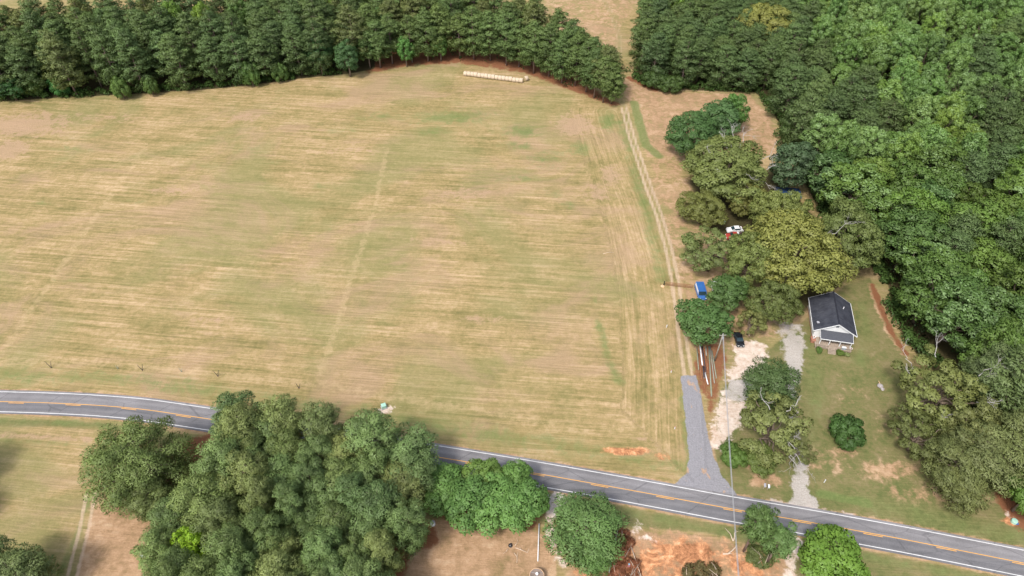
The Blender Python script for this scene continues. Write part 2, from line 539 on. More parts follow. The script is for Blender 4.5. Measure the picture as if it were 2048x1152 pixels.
for b in [(50, 250, 110, 28, .9), (15, 300, 50, 24, .95), (490, 235, 40, 12, .75), (350, 380, 80, 14, .6), (1150, 250, 45, 26, .9), (1222, 350, 26, 24, .8), (1190, 385, 40, 24, .65), (930, 388, 90, 18, .55),
          (880, 480, 90, 14, .5), (700, 300, 90, 14, .5), (200, 235, 120, 14, .5), (1260, 905, 60, 14, .7), (60, 800, 0.1, 0.1, 0), (960, 640, 80, 12, .5), (420, 640, 90, 10, .5), (1280, 880, 30, 8, .5)]:
    if b[2] > 1: bare = mx(bare, blob(*b))
bare = mx(bare, stroke([(-200, 865), (60, 872), (180, 880)], 1.6, 1.0, 0.7))
for l, w, a in [([(775, 300), (745, 430), (708, 540), (670, 660), (640, 745)], 2.0, .74), ([(292, 290), (250, 350), (165, 470), (70, 610), (15, 690)], 2.2, .68),
                ([(-60, 725), (150, 722), (400, 745), (640, 770), (900, 812), (1100, 845)], 2.6, .6), ([(0, 205), (250, 200), (600, 172), (760, 150), (900, 152)], 0.8, .75), ([(0, 213), (250, 208), (600, 178), (760, 157), (900, 150)], 0.8, .7),
                ([(760, 808), (900, 838), (1060, 862), (1290, 855), (1345, 820)], 1.6, .5), ([(1000, 160), (1080, 175), (1150, 205), (1220, 250)], 1.0, .6), ([(40, 770), (300, 775), (470, 796), (640, 810)], 1.0, .6)]:
    pale = mx(pale, stroke(l, w, 1.0, a))
# concentric mower passes round the near corner of the field
for r_, o_ in ((0, .2), (14, .2)):
    pale = mx(pale, stroke([(1325 - r_, 600), (1343 - r_, 720), (1350 - r_, 800), (1325 - r_, 845 - r_ * .6), (1270, 862 - r_ * .7), (1150, 858 - r_)], 0.9, 0.7, o_))

tn_l = offset(tw, -0.85); tn_r = offset(tw, 0.85)
rut = mx(smooth(1.0 - seg_dist(gx, gy, tn_l)[0] / 0.95), smooth(1.0 - seg_dist(gx, gy, tn_r)[0] / 0.95))
dtr, _ = seg_dist(gx, gy, tw)
green = mx(green, smooth(1.4 - dtr / 1.4) * 0.42 * (gy > 130))
left_track = [(182, 985), (168, 1060), (150, 1130), (130, 1210)]
lt = GL(left_track)
rl = mx(smooth(1 - seg_dist(gx, gy, offset(lt, -0.8))[0] / 0.7), smooth(1 - seg_dist(gx, gy, offset(lt, 0.8))[0] / 0.7))
tan_l = mx(mx(pm(TANP, 2.0), pm(CLAYP, 3.0, 0.9)), pm(TANW, 1.2))
tan_l = mx(tan_l, pm(GLADE, 2.0, 0.60)); tan_l = mx(tan_l, pm(FARF, 3.0, 0.50))
tan_l = mx(tan_l, pm(YARD, 3.0, 0.50))
for b in [(1660, 925, 130, 55, .42), (1850, 985, 190, 45, .48), (1710, 770, 60, 60, .34), (1780, 860, 60, 60, .40), (1700, 800, 40, 20, .45), (1780, 940, 110, 30, .62), (1930, 985, 90, 30, .7), (1690, 905, 60, 15, .5), (1530, 960, 45, 22, .7), (1500, 925, 40, 18, .6), (1280, 905, 70, 14, .5), (1640, 930, 30, 30, .4)]:
    tan_l = mx(tan_l, blob(*b))
tan_l = mx(tan_l, stroke([(1742, 570), (1760, 620), (1778, 660), (1805, 705)], 2.6, 0.9, 0.6))
lawn = mx(pm(LAWN, 1.5), pm(LEFTL, 1.0, 0.36)); lawn = mx(lawn, pm(VERGE_S, 1.0, 0.62))
need = stroke([(740, 141), (830, 126), (920, 122), (1060, 143), (1130, 171), (1200, 197), (1228, 207)], 5.0, 2.6, 0.70)
need = mx(need, pm(GROVE_F, 2.0, 0.8)); need = mx(need, stroke([(1258, 156), (1310, 180)], 3.0, 1.5, .8))
need = mx(need, stroke([(1745, 570), (1764, 622), (1782, 662), (1810, 706)], 1.8, 0.9, 0.75))
need = mx(need, stroke([(1960, 900), (2005, 955), (2045, 1035)], 6.5, 2.0, 0.8))
need = mx(need, pm([(1380, 745), (1395, 680), (1450, 690), (1460, 720), (1440, 800), (1420, 840), (1408, 800)], 1.5, 0.62))
need = mx(need, pm(HEDGE_F, 2.0, 0.7))
need = mx(need, pm([(820, 1035), (870, 1040), (880, 1090), (830, 1110)], 1.5, 0.8))
xr = G(745, 142)[0]
need = mx(need, pm(PINE_F, 2.0, 0.85) * (gx > xr) * (gy > 205))
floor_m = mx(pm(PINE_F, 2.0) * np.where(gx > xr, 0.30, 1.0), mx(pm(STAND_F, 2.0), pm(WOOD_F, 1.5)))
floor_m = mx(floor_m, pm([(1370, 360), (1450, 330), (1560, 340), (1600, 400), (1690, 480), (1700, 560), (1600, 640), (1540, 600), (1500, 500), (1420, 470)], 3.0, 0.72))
clay = pm(CLAYP, 4.0, 0.52); clay = mx(clay, blob(1375, 1105, 75, 26, 1.0)); clay = mx(clay, blob(1300, 1120, 40, 30, .8)); clay = mx(clay, blob(1480, 1130, 50, 20, .75)); clay = mx(clay, blob(1250, 902, 60, 11, .85)); clay = mx(clay, blob(1320, 915, 30, 12, .6))
clay = mx(clay, blob(2020, 1042, 22, 12, .8)); clay = mx(clay, blob(1440, 760, 8, 30, .5))
sand = pm(SAND, 1.9) * (1 - 0.75 * pm(SANDG, 0.8))
sand = mx(sand, blob(770, 820, 16, 8, 1.1)); sand = mx(sand, blob(1290, 1075, 20, 10, .65)); sand = mx(sand, blob(1275, 1060, 14, 16, .6))
sand = mx(sand, stroke([(1112, 985), (1102, 1030), (1100, 1065), (1112, 1098), (1125, 1130)], 1.5, 0.7, 0.8))
sand = mx(sand, blob(2015, 1028, 8, 6, .8))
sand = mx(sand, stroke([(1590, 1085), (1585, 1115), (1578, 1160)], 2.2, 0.9, 0.75))
conc = mx(pm(DRIVE2, 1.1), pm(SANDG, 0.8, 0.9))
conc = mx(conc, pm([(1090, 985), (1150, 995), (1130, 1010), (1108, 1030), (1096, 1020)], 0.6, 0.9))
conc = mx(conc, pm([(1545, 640), (1610, 650), (1590, 700), (1560, 700)], 1.2, 0.7))
d_s, _ = seg_dist(gx, gy, offset(edge_line, -0.5)[::2]); d_s2, _ = seg_dist(gx, gy, offset(edge_line, ROAD_W + 0.5)[::2])
shoulder = smooth(1.15 - np.minimum(d_s, d_s2) / 0.75)
tan_l = mx(tan_l, shoulder * 0.62)
conc = mx(conc, shoulder * (blob(1610, 1020, 120, 30, 0.7)))
grav = pm(DRIVE, 0.6)
clay *= 1 - smooth(d_vs / 1.0 < 0)
za = np.stack([green, bare, pale, clay], 1)
zb = np.stack([grav, sand, lawn, need], 1)
rut = np.clip(mx(rut * (0.55 + 0.45 * (gy < 215)), rl), 0, 1) * (gy < 330)
zc = np.stack([floor_m, conc, tan_l, rut], 1)

# one sheet, cut along its zones into the named pieces of ground
fi = np.arange((NX - 1) * (NY - 1))
r_, c_ = fi // (NX - 1), fi % (NX - 1)
quad = np.stack([r_ * NX + c_, r_ * NX + c_ + 1, (r_ + 1) * NX + c_ + 1, (r_ + 1) * NX + c_], 1)
fx, fy = gx[quad].mean(1), gy[quad].mean(1)
zone = np.zeros(len(fi), int)
ZN = ["meadow", "hay_field", "lawn", "yard_ground", "dirt_ground", "forest_floor", "farm_track", "gravel_driveway", "house_driveway", "roadside_verge", "clay_ground"]


def zput(i, m): zone[m] = i


fin = lambda poly: inside(fx, fy, GL(poly))
fd = lambda line: seg_dist(fx, fy, line)[0]
zput(9, fin(VERGE_S))
zput(1, fin(FIELD)); zput(2, fin(LAWN) | fin(LEFTL)); zput(3, fin(YARD)); zput(4, fin(TANP) | fin(TANW) | fin(GROVE_F))
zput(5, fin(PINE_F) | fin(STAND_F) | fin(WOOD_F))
zput(10, fin(CLAYP) | fin(SAND))
fry = np.interp(fx, edge_line[:, 0], edge_line[:, 1])
zput(9, ((fy - fry > -0.2) & (fy - fry < 9.5) & (fx < 40)) | ((fry - fy < ROAD_W + 4) & (fy - fry < 0) & (zone != 10)))
zput(6, (fd(tw) < 1.9) & (fy > 95))
zput(6, fd(lt) < 1.6)
zput(8, fin(DRIVE2)); zput(7, fin(DRIVE))


def ground_piece(name, faces):
    used, inv = np.unique(faces, return_inverse=True)
    f = inv.reshape(-1, 4)
    me = bpy.data.meshes.new(name)
    me.vertices.add(len(used)); me.loops.add(f.size); me.polygons.add(len(f))
    co = np.stack([gx[used], gy[used], np.zeros(len(used))], 1)
    me.vertices.foreach_set("co", co.ravel())
    me.loops.foreach_set("vertex_index", f.ravel().astype(np.int32))
    me.polygons.foreach_set("loop_start", (np.arange(len(f)) * 4).astype(np.int32))
    me.polygons.foreach_set("use_smooth", np.ones(len(f), bool))
    for nm, arr in (("zone_a", za), ("zone_b", zb), ("zone_c", zc)):
        a = me.attributes.new(nm, 'FLOAT_COLOR', 'POINT'); a.data.foreach_set("color", arr[used].astype(np.float32).ravel())
    a = me.attributes.new("swath", 'FLOAT_VECTOR', 'POINT'); a.data.foreach_set("vector", swath[used].astype(np.float32).ravel())
    me.materials.append(GROUND)
    me.update(calc_edges=True)
    return tag(link_mesh(name, me), kind="structure")


for i, nm in enumerate(ZN):
    if (zone == i).any(): ground_piece(nm, quad[zone == i])

# land beyond the sheet, out to the horizon
me = bpy.data.meshes.new("ground")
R = 6000
x0, x1 = X[0, 0] - 0, X[0, -1]
me.from_pydata([(-R, -R, -0.25), (R, -R, -0.25), (R, R, -0.25), (-R, R, -0.25)], [], [(0, 1, 2, 3)])
kb = NT("far_land")
pn = kb.noise(kb.pos(), 0.008, 5.0, 0.6)
me.materials.append(kb.done(kb.ramp(pn, [(0.42, (0.05, 0.075, 0.025)), (0.5, (0.09, 0.11, 0.04)), (0.58, (0.30, 0.25, 0.11))]), 0.95))
tag(link_mesh("ground", me), kind="structure")


# ------------------------------------------------------------------ road
def strip_mesh(name, left, right, zl, mat, parent=None, skirt=0.0):
    n = len(left)
    vs = [(p[0], p[1], zl) for p in left] + [(p[0], p[1], zl) for p in right]
    fs = [(i, n + i, n + i + 1, i + 1) for i in range(n - 1)]
    if skirt:
        b = len(vs)
        vs += [(p[0], p[1], zl - skirt) for p in left] + [(p[0], p[1], zl - skirt) for p in right]
        fs += [(i, i + 1, b + i + 1, b + i) for i in range(n - 1)] + [(n + i + 1, n + i, b + n + i, b + n + i + 1) for i in range(n - 1)]
    m = MB().add(vs, fs)
    o = m.build(name, mat, parent)
    bm = bmesh.new(); bm.from_mesh(o.data); bmesh.ops.recalc_face_normals(bm, faces=bm.faces); bm.to_mesh(o.data); bm.free()
    if o.data.polygons[0].normal.z < 0: o.data.flip_normals()
    return o


def asphalt():
    k = NT("asphalt")
    P = k.pos()
    a = k.noise(P, 0.10, 4.0, 0.6); b = k.noise(P, 4.0, 3.0, 0.7)
    ln = k.n('ShaderNodeAttribute', attribute_name="lane").outputs['Fac']
    wear = k.n('ShaderNodeMath', operation='SINE'); k.put(wear.inputs[0], k.math('MULTIPLY', ln, 4.7))
    f = k.math('ADD', k.math('ADD', k.math('MULTIPLY', a, 0.6), k.math('MULTIPLY', b, 0.35)), k.math('MULTIPLY', wear.outputs[0], 0.05))
    col = k.ramp(f, [(0.33, (0.128, 0.126, 0.132)), (0.66, (0.222, 0.217, 0.226))])
    lanef = k.step(ln, 2.6, 3.6)
    col = k.mix(lanef, k.mix(1.0, col, (1.16, 1.14, 1.14), 'MULTIPLY'), k.mix(1.0, col, (0.88, 0.88, 0.90), 'MULTIPLY'))
    patch = k.step(k.noise(k.vscale(P, (0.035, 0.30, 1)), 1.0, 2.0, 0.5), 0.58, 0.62)
    col = k.mix(k.math('MULTIPLY', patch, 0.25), col, (0.115, 0.112, 0.120))
    vor = k.n('ShaderNodeTexVoronoi', feature='DISTANCE_TO_EDGE'); vor.inputs['Scale'].default_value = 0.16; k.put(vor.inputs['Vector'], k.vscale(P, (0.6, 1.6, 1)))
    crack = k.step(k.math('ADD', vor.outputs['Distance'], k.math('MULTIPLY', b, 0.02)), 0.030, 0.016)
    col = k.mix(k.math('MULTIPLY', crack, 0.35), col, (0.06, 0.06, 0.065))
    stk = k.noise(k.vscale(P, (0.05, 0.9, 1)), 1.0, 3.0, 0.6)
    col = k.mix(k.math('MULTIPLY', k.step(stk, 0.5, 0.75), 0.3), col, (0.27, 0.255, 0.255))
    return k.done(col, 0.85)


MA = asphalt()
dens = np.linspace(0, len(edge_line) - 1, 700)
E = np.stack([np.interp(dens, np.arange(len(edge_line)), edge_line[:, i]) for i in (0, 1)], 1)
road = strip_mesh("road", offset(E, -0.42), offset(E, ROAD_W + 0.42), 0.05, MA, skirt=0.06)
tag(road, kind="structure")
nr = len(E)
lane = np.zeros(len(road.data.vertices), np.float32)
lane[nr:2 * nr] = ROAD_W + 0.84
a = road.data.attributes.new("lane", 'FLOAT', 'POINT'); a.data.foreach_set("value", lane)
WHITE = worn("road_paint_white", (0.66, 0.66, 0.66), 0.6, 0.22, 0.8)
YELL = worn("road_paint_yellow", (0.72, 0.36, 0.07), 0.6, 0.14, 0.8)
strip_mesh("edge_line", offset(E, 0.0), offset(E, 0.14), 0.058, WHITE, road)
strip_mesh("edge_line", offset(E, ROAD_W - 0.14), offset(E, ROAD_W), 0.058, WHITE, road)
mid_off = ROAD_W * 0.53
strip_mesh("centre_line", offset(E, mid_off - 0.24), offset(E, mid_off - 0.11), 0.058, YELL, road)
cl = offset(E, 0)
arc = np.concatenate([[0], np.cumsum(np.linalg.norm(np.diff(cl, axis=0), axis=1))])
q = G(1189, 983)
s0 = np.interp(q[0], cl[:, 0], arc)
dm = MB()
for j in range(-20, 16):
    a0 = s0 + j * 12.6
    ss = np.linspace(a0, a0 + 3.4, 6)
    if ss[0] < 0 or ss[-1] > arc[-1]: continue
    pl, pr = offset(E, mid_off + 0.06), offset(E, mid_off + 0.19)
    L_ = [(np.interp(t, arc, pl[:, 0]), np.interp(t, arc, pl[:, 1]), 0.058) for t in ss]
    R_ = [(np.interp(t, arc, pr[:, 0]), np.interp(t, arc, pr[:, 1]), 0.058) for t in ss]
    dm.add(L_ + R_, [(i, 6 + i, 7 + i, i + 1) for i in range(5)])
o = dm.build("passing_dashes", YELL, road)
if o.data.polygons[0].normal.z < 0: o.data.flip_normals()


# ------------------------------------------------------------------ foliage
def foliage(name, rough=0.6, transl=0.28, spread=0.5, pale=0.0):
    k = NT(name)
    oi = k.n('ShaderNodeObjectInfo')
    tint = k.n('ShaderNodeAttribute', attribute_name="tint").outputs['Fac']
    base = oi.outputs['Color']
    hv = k.n('ShaderNodeHueSaturation')
    k.put(hv.inputs['Hue'], k.math('ADD', 0.489, k.math('MULTIPLY', k.noise(k.obj(), 0.35, 2.0), 0.018)))
    k.put(hv.inputs['Value'], k.math('ADD', 1.0 - spread * 0.55, k.math('MULTIPLY', tint, spread * 1.1)))
    k.put(hv.inputs['Color'], base)
    col = hv.outputs[0]
    if pale:
        col = k.mix(k.math('MULTIPLY', k.step(tint, 0.50, 0.82), pale), col, (0.34, 0.48, 0.24))
    d = k.n('ShaderNodeBsdfDiffuse'); tr = k.n('ShaderNodeBsdfTranslucent'); gl = k.n('ShaderNodeBsdfGlossy')
    gl.inputs['Roughness'].default_value = 0.55
    k.put(d.inputs[0], col)
    k.put(tr.inputs[0], k.mix(1.0, col, (1.15, 1.1, 0.55), 'MULTIPLY'))
    m1 = k.n('ShaderNodeMixShader'); m1.inputs[0].default_value = transl
    k.t.links.new(d.outputs[0], m1.inputs[1]); k.t.links.new(tr.outputs[0], m1.inputs[2])
    m2 = k.n('ShaderNodeMixShader'); m2.inputs[0].default_value = 0.025
    k.t.links.new(m1.outputs[0], m2.inputs[1]); k.t.links.new(gl.outputs[0], m2.inputs[2])
    out = k.t.nodes["Material Output"]
    k.t.links.new(m2.outputs[0], out.inputs['Surface'])
    k.t.nodes.remove(k.bsdf)
    return k.mat


LEAF = foliage("leaves", pale=0.0)
LEAFP = foliage("windblown_leaves", pale=0.55, spread=0.6)
NEEDLE = foliage("needles", transl=0.18, spread=0.6)
BARK = worn("bark", (0.17, 0.13, 0.10), 0.9, 0.35, 3.0)
PBARK = worn("pine_bark", (0.21, 0.155, 0.13), 0.9, 0.35, 3.0)
DEADW = worn("dead_wood", (0.36, 0.34, 0.32), 0.85, 0.25, 2.0)


def unit(a):
    return a / np.maximum(np.linalg.norm(a, axis=-1, keepdims=True), 1e-9)


def leaf_mesh(name, cen, rad, n_leaf, ln, wd, mat, r, crown_c, needle=False, up=0.25, cs=1.0):
    """Leaf-sized faces filling a set of clumps: cen (n,3), rad (n,3)."""
    area = (rad[:, 0] * rad[:, 1] + rad[:, 0] * rad[:, 2]) ** 0.9
    ci = r.choice(len(cen), n_leaf, p=area / area.sum())
    d = unit(r.normal(size=(n_leaf, 3)))
    d[:, 2] = np.where((d[:, 2] < -0.25) & (r.random(n_leaf) < 0.7), -d[:, 2], d[:, 2])
    rr = 0.55 + 0.5 * r.random(n_leaf) ** 0.6
    pos = cen[ci] + d * rad[ci] * rr[:, None]
    outc = unit(pos - crown_c)
    if needle:
        nrm = unit(d * 0.55 + r.normal(size=(n_leaf, 3)) * 0.75 + np.array([0, 0, 0.25]))
        tan = unit(d + outc * 0.5 + np.array([0, 0, 0.35]) + r.normal(size=(n_leaf, 3)) * 0.35)
    else:
        nrm = unit(d * 0.8 + r.normal(size=(n_leaf, 3)) * 0.55 + np.array([0, 0, up]))
        tan = unit(r.normal(size=(n_leaf, 3)))
    flip = (nrm * unit(d * 0.5 + outc)).sum(1) < 0
    nrm[flip] *= -1
    tan = unit(tan - nrm * (tan * nrm).sum(1, keepdims=True))
    bit = np.cross(nrm, tan)
    L = (ln * (0.65 + 0.7 * r.random(n_leaf)))[:, None]
    W = (wd * (0.65 + 0.7 * r.random(n_leaf)))[:, None]
    v = np.empty((n_leaf, 4, 3))
    v[:, 0] = pos - tan * L * 0.5
    v[:, 1] = pos - bit * W * 0.5 + tan * L * 0.05
    v[:, 2] = pos + tan * L * 0.5 - nrm * L * 0.12
    v[:, 3] = pos + bit * W * 0.5 + tan * L * 0.05
    sn = unit(nrm * 0.35 + unit(d) * 0.75 + outc * 0.35)
    bad = (sn * nrm).sum(1) < 0.15
    sn[bad] = unit(sn[bad] + nrm[bad] * 0.8)
    clump_t = 0.5 + 0.22 * r.normal(size=len(cen))
    tint = np.clip(0.62 * clump_t[ci] + 0.38 * r.random(n_leaf) + 0.12 * (rr - 0.8), 0, 1)
    me = bpy.data.meshes.new(name)
    N = n_leaf * 4
    me.vertices.add(N); me.loops.add(N); me.polygons.add(n_leaf)
    me.vertices.foreach_set("co", v.astype(np.float32).ravel())
    me.loops.foreach_set("vertex_index", np.arange(N, dtype=np.int32))
    me.polygons.foreach_set("loop_start", np.arange(n_leaf, dtype=np.int32) * 4)
    me.polygons.foreach_set("use_smooth", np.ones(n_leaf, bool))
    a = me.attributes.new("tint", 'FLOAT', 'POINT'); a.data.foreach_set("value", np.repeat(tint, 4).astype(np.float32))
    me.materials.append(mat)
    me.update(calc_edges=True)
    me.normals_split_custom_set_from_vertices(np.repeat(sn, 4, 0).tolist())
    return me


def mesh_of(mb, name, mat, smooth=True):
    me = bpy.data.meshes.new(name)
    me.from_pydata(mb.v, [], mb.f)
    me.materials.append(mat)
    if smooth: me.polygons.foreach_set("use_smooth", [True] * len(me.polygons))
    me.update()
    return me


def limb(r, a, b, r0, r1, n=5, wob=0.08):
    a, b = np.array(a, float), np.array(b, float)
    L = np.linalg.norm(b - a)
    pts = [a + (b - a) * t + (r.normal(size=3) * wob * L * (0 if t in (0, 1) else 1)) for t in np.linspace(0, 1, n)]
    return pts, [r0 + (r1 - r0) * t for t in np.linspace(0, 1, n)]


def pine_proto(seed, h, R, z0, top=0.25, whorls=11, nleaf=9000, flat=0.5, bulge=0.4, fineness=1.0):
    r = np.random.default_rng(seed)
    cen, rad = [], []
    tr = MB()
    lean = r.normal(size=2) * 0.25
    tr.tube([(0, 0, 0), (lean[0] * .3, lean[1] * .3, h * .35), (lean[0] * .8, lean[1] * .8, h * .7), (lean[0], lean[1], h * .97)], [0.30, 0.23, 0.15, 0.04], 7)
    for i in range(whorls):
        t = i / (whorls - 1)
        z = z0 + (h - 0.6 - z0) * t
        prof = (0.78 + 0.22 * math.sin(min(t / max(bulge, .05), 1) * math.pi / 2)) * (1 - max(0, (t - bulge) / (1 - bulge)) ** 1.7 * (1 - top))
        nb = int((3 + 5 * prof + r.integers(0, 2)) * max(1.0, R / 5.2))
        a0 = r.random() * 6.28
        for j in range(nb):
            if r.random() < 0.12: continue
            a = a0 + j * 6.283 / nb + r.normal() * 0.22
            rr = R * prof * ((0.72 + 0.4 * r.random()) if R < 6 else (0.88 + 0.16 * r.random()))
            dz = -0.10 * rr * (1 - t) + r.normal() * 0.35
            base = np.array([lean[0] * t, lean[1] * t, z - 0.5])
            tip = np.array([math.cos(a) * rr, math.sin(a) * rr, z + dz + 0.25 * t * rr])
            p, q = limb(r, base, base + (tip - base) * 0.85, 0.07, 0.025, 4, 0.04)
            tr.tube(p, q, 4, False)
            for f in ((1.0, 0.74, 0.46) if R > 6 else (1.0, 0.55) if rr > R * 0.45 else (0.9,)):
                c = base + (tip - base) * f + r.normal(size=3) * 0.18
                s = (0.85 + 0.5 * r.random()) * (min(R, 5.4) / 4.2) * (1.0 if f > .8 else 0.85)
                cen.append(c); rad.append((s * 1.12, s * 1.12, s * flat * (0.8 + 0.5 * r.random())))
    for j in range(4):
        cen.append(np.array([lean[0] + r.normal() * .35, lean[1] + r.normal() * .35, h - 0.4 - j * 0.55])); rad.append((0.8 + .1 * j, 0.8 + .1 * j, 0.75))
    cen, rad = np.array(cen), np.array(rad)
    R = float(np.percentile(np.hypot(cen[:, 0], cen[:, 1]) + rad[:, 0] * 0.7, 85))
    crown = leaf_mesh("pine_crown", cen, rad, nleaf, 0.62 * fineness, 0.20 * fineness, NEEDLE, r, np.array([0, 0, z0 + (h - z0) * .4]), needle=True)
    return dict(h=h, R=R, zc=z0 + (h - z0) * 0.6, crown=crown, trunk=mesh_of(tr, "pine_trunk", PBARK))


def broad_proto(seed, h, R, z0, nc=70, cr=(1.1, 1.8), nleaf=10000, mat=None, ln=0.5, wd=0.36, gap=0.0, squash=1.0, dome=False):
    r = np.random.default_rng(seed)
    zc = (h + z0) / 2 + 0.3
    rz = (h - z0) / 2
    cen, rad = [], []
    lob = [(r.random() * 6.28, 0.72 + 0.35 * r.random()) for _ in range(5)]
    for i in range(nc):
        u = 1 - 1.75 * (i + 0.5) / nc
        a = i * 2.39996 + r.normal() * 0.25
        s = math.sqrt(max(0, 1 - u * u))
        f = (0.80 + 0.26 * r.random())
        if dome: a += r.normal() * 0.5; f = 0.74 + 0.34 * r.random()
        f *= 1 + 0.16 * math.sin(2 * a + lob[0][0]) + 0.12 * math.sin(3 * a + lob[1][0])
        if r.random() < gap: continue
        if r.random() < (0.06 if dome else 0.22): f *= 0.62
        c = np.array([math.cos(a) * s * R * f, math.sin(a) * s * R * f, zc + u * rz * min(f, 1.02)])
        q = cr[0] + (cr[1] - cr[0]) * r.random()
        cen.append(c); rad.append((q, q, q * 0.78 * squash))
    cen, rad = np.array(cen), np.array(rad)
    Rt, R = R, float(np.percentile(np.hypot(cen[:, 0], cen[:, 1]) + rad[:, 0] * 0.75, 88))
    crown = leaf_mesh("broadleaf_crown", cen, rad, nleaf, ln, wd, mat or LEAF, r, np.array([0, 0, zc - rz * 0.3]))
    tr = MB()
    fork = z0 + (h - z0) * 0.18
    tr.tube([(0, 0, 0), (0.1, 0, fork * .5), (0, 0.1, fork)], [R * 0.075, R * 0.06, R * 0.05], 8)
    for i in r.choice(len(cen), min(18, len(cen)), replace=False):
        p, q = limb(r, (0, 0.1, fork - 0.2), cen[i] * np.array([.93, .93, .97]), R * 0.032, R * 0.008, 6, 0.05)
        tr.tube(p, q, 5, False)
    return dict(h=h, R=R, zc=zc, crown=crown, trunk=mesh_of(tr, "broadleaf_trunk", BARK))


PINE = [pine_proto(s, 20, 4.3, z0, 0.22, 12, 9500, 0.55, 0.35) for s, z0 in ((1, 4.5), (2, 6.5), (3, 3.0), (4, 7.5), (5, 5.0))]
PTOP = [pine_proto(s, 17, 4.6, 5.0, 0.42, 9, 19000, 0.72, 0.55, 0.78) for s in (11, 12, 13, 14, 15)]
BROAD = [broad_proto(s, 16, 5.0, 3.0, 78, (1.0, 1.7), 10500) for s in (21, 22, 23, 24)]
WINDY = [broad_proto(s, 18, 3.9, 4.0, 120, (0.55, 1.35), 12500, LEAFP, 0.40, 0.27, dome=True, squash=1.2) for s in (31, 32, 33, 34)]
OAK = [broad_proto(s, 17, 8.0, 3.0, 190, (1.0, 1.75), 24000, LEAF, 0.48, 0.30, 0.10) for s in (41, 42, 43)]
SPARSE = [broad_proto(s, 14, 6.0, 3.0, 100, (0.75, 1.25), 9000, LEAF, 0.45, 0.26, 0.28) for s in (51, 52)]
BUSH = [broad_proto(s, 4.2, 2.9, 0.1, 60, (0.65, 1.0), 9000, LEAF, 0.34, 0.22, 0.0) for s in (61, 62)]
TALL = [pine_proto(s, 17, 3.0, 10.0, 0.5, 6, 8000, 0.7, 0.5, 0.8) for s in (16, 17)]
PBIG = [pine_proto(19, 15, 8.2, 2.2, 0.5, 10, 42000, 0.66, 0.5, 0.74)]
ALLT = dict(tall=TALL, pbig=PBIG, pine=PINE, ptop=PTOP, broad=BROAD, windy=WINDY, oak=OAK, sparse=SPARSE, bush=BUSH)

n_tree = 0


def plant(kind, x, y, R, h, color, label, group=None, name=None, cat="tree", var=None, rot=None, tilt=(0, 0), jit=0.12):
    global n_tree
    n_tree += 1
    protos = ALLT[kind]
    p = protos[(rnd.randrange(len(protos)) if var is None else var) % len(protos)]
    name = name or dict(pine="pine_tree", ptop="pine_tree", tall="pine_tree", pbig="pine_tree", broad="broadleaf_tree", windy="broadleaf_tree", oak="oak_tree", sparse="oak_tree", bush="bush")[kind]
    t = thing(name, label, cat, (x, y, 0), rnd.random() * 6.28 if rot is None else rot, group)
    t.rotation_euler.x, t.rotation_euler.y = tilt
    s = R / p['R']
    t.scale = (s, s * (0.93 + 0.14 * rnd.random()), h / p['h'])
    c = link_mesh("crown", p['crown'], t)
    j = [1 + rnd.uniform(-jit, jit) for _ in range(2)]
    j[1] = 1 + (j[1] - 1) * .5
    c.color = (color[0] * 1.30 * j[0] * j[1], color[1] * 1.26 * j[0], color[2] * 1.10 * j[0] / j[1], 1)
    link_mesh("trunk", p['trunk'], t)
    return t


def plant_px(kind, px, py, d_px, h, color, label, **kw):
    """A tree whose crown the photograph shows centred on (px, py), d_px wide."""
    p = ALLT[kind][0]
    z = p['zc'] / p['h'] * h
    x, y, _ = G(px, py, z)
    depth = y * CS + (CAM_H - z) * SN
    return plant(kind, x, y, d_px / 2 * depth / FOC, h, color, label, **kw)


def poisson(poly, spacing, seed, margin=0.0, tries=30000):
    r = np.random.default_rng(seed)
    lo, hi = poly.min(0), poly.max(0)
    cand = r.random((tries, 2)) * (hi - lo) + lo
    ok = inside(cand[:, 0], cand[:, 1], poly)
    cand = cand[ok]
    if margin:
        d, _ = seg_dist(cand[:, 0], cand[:, 1], np.vstack([poly, poly[:1]]))
        cand = cand[d > margin]
    out = np.empty((0, 2))
    for c in cand:
        if len(out) == 0 or (((out - c) ** 2).sum(1) > spacing ** 2).all():
            out = np.vstack([out, c])
    return out


def to_px(x, y, z):
    d = (x, y, z - CAM_H)
    w = d[1] * CS - d[2] * SN
    return 1024 + FOC * d[0] / w, 576 + FOC * (-d[1] * SN - d[2] * CS) / w


C_PINE = (0.086, 0.136, 0.050); C_PINEO = (0.112, 0.138, 0.050); C_PINED = (0.076, 0.120, 0.046)
C_GREEN = (0.092, 0.168, 0.036); C_DARK = (0.062, 0.112, 0.032); C_BRIGHT = (0.140, 0.235, 0.045)
C_OLIVE = (0.140, 0.165, 0.052); C_YOL = (0.200, 0.212, 0.062); C_WIND = (0.118, 0.208, 0.056)
C_GROVE = (0.132, 0.192, 0.072); C_GROVE2 = (0.152, 0.196, 0.076)

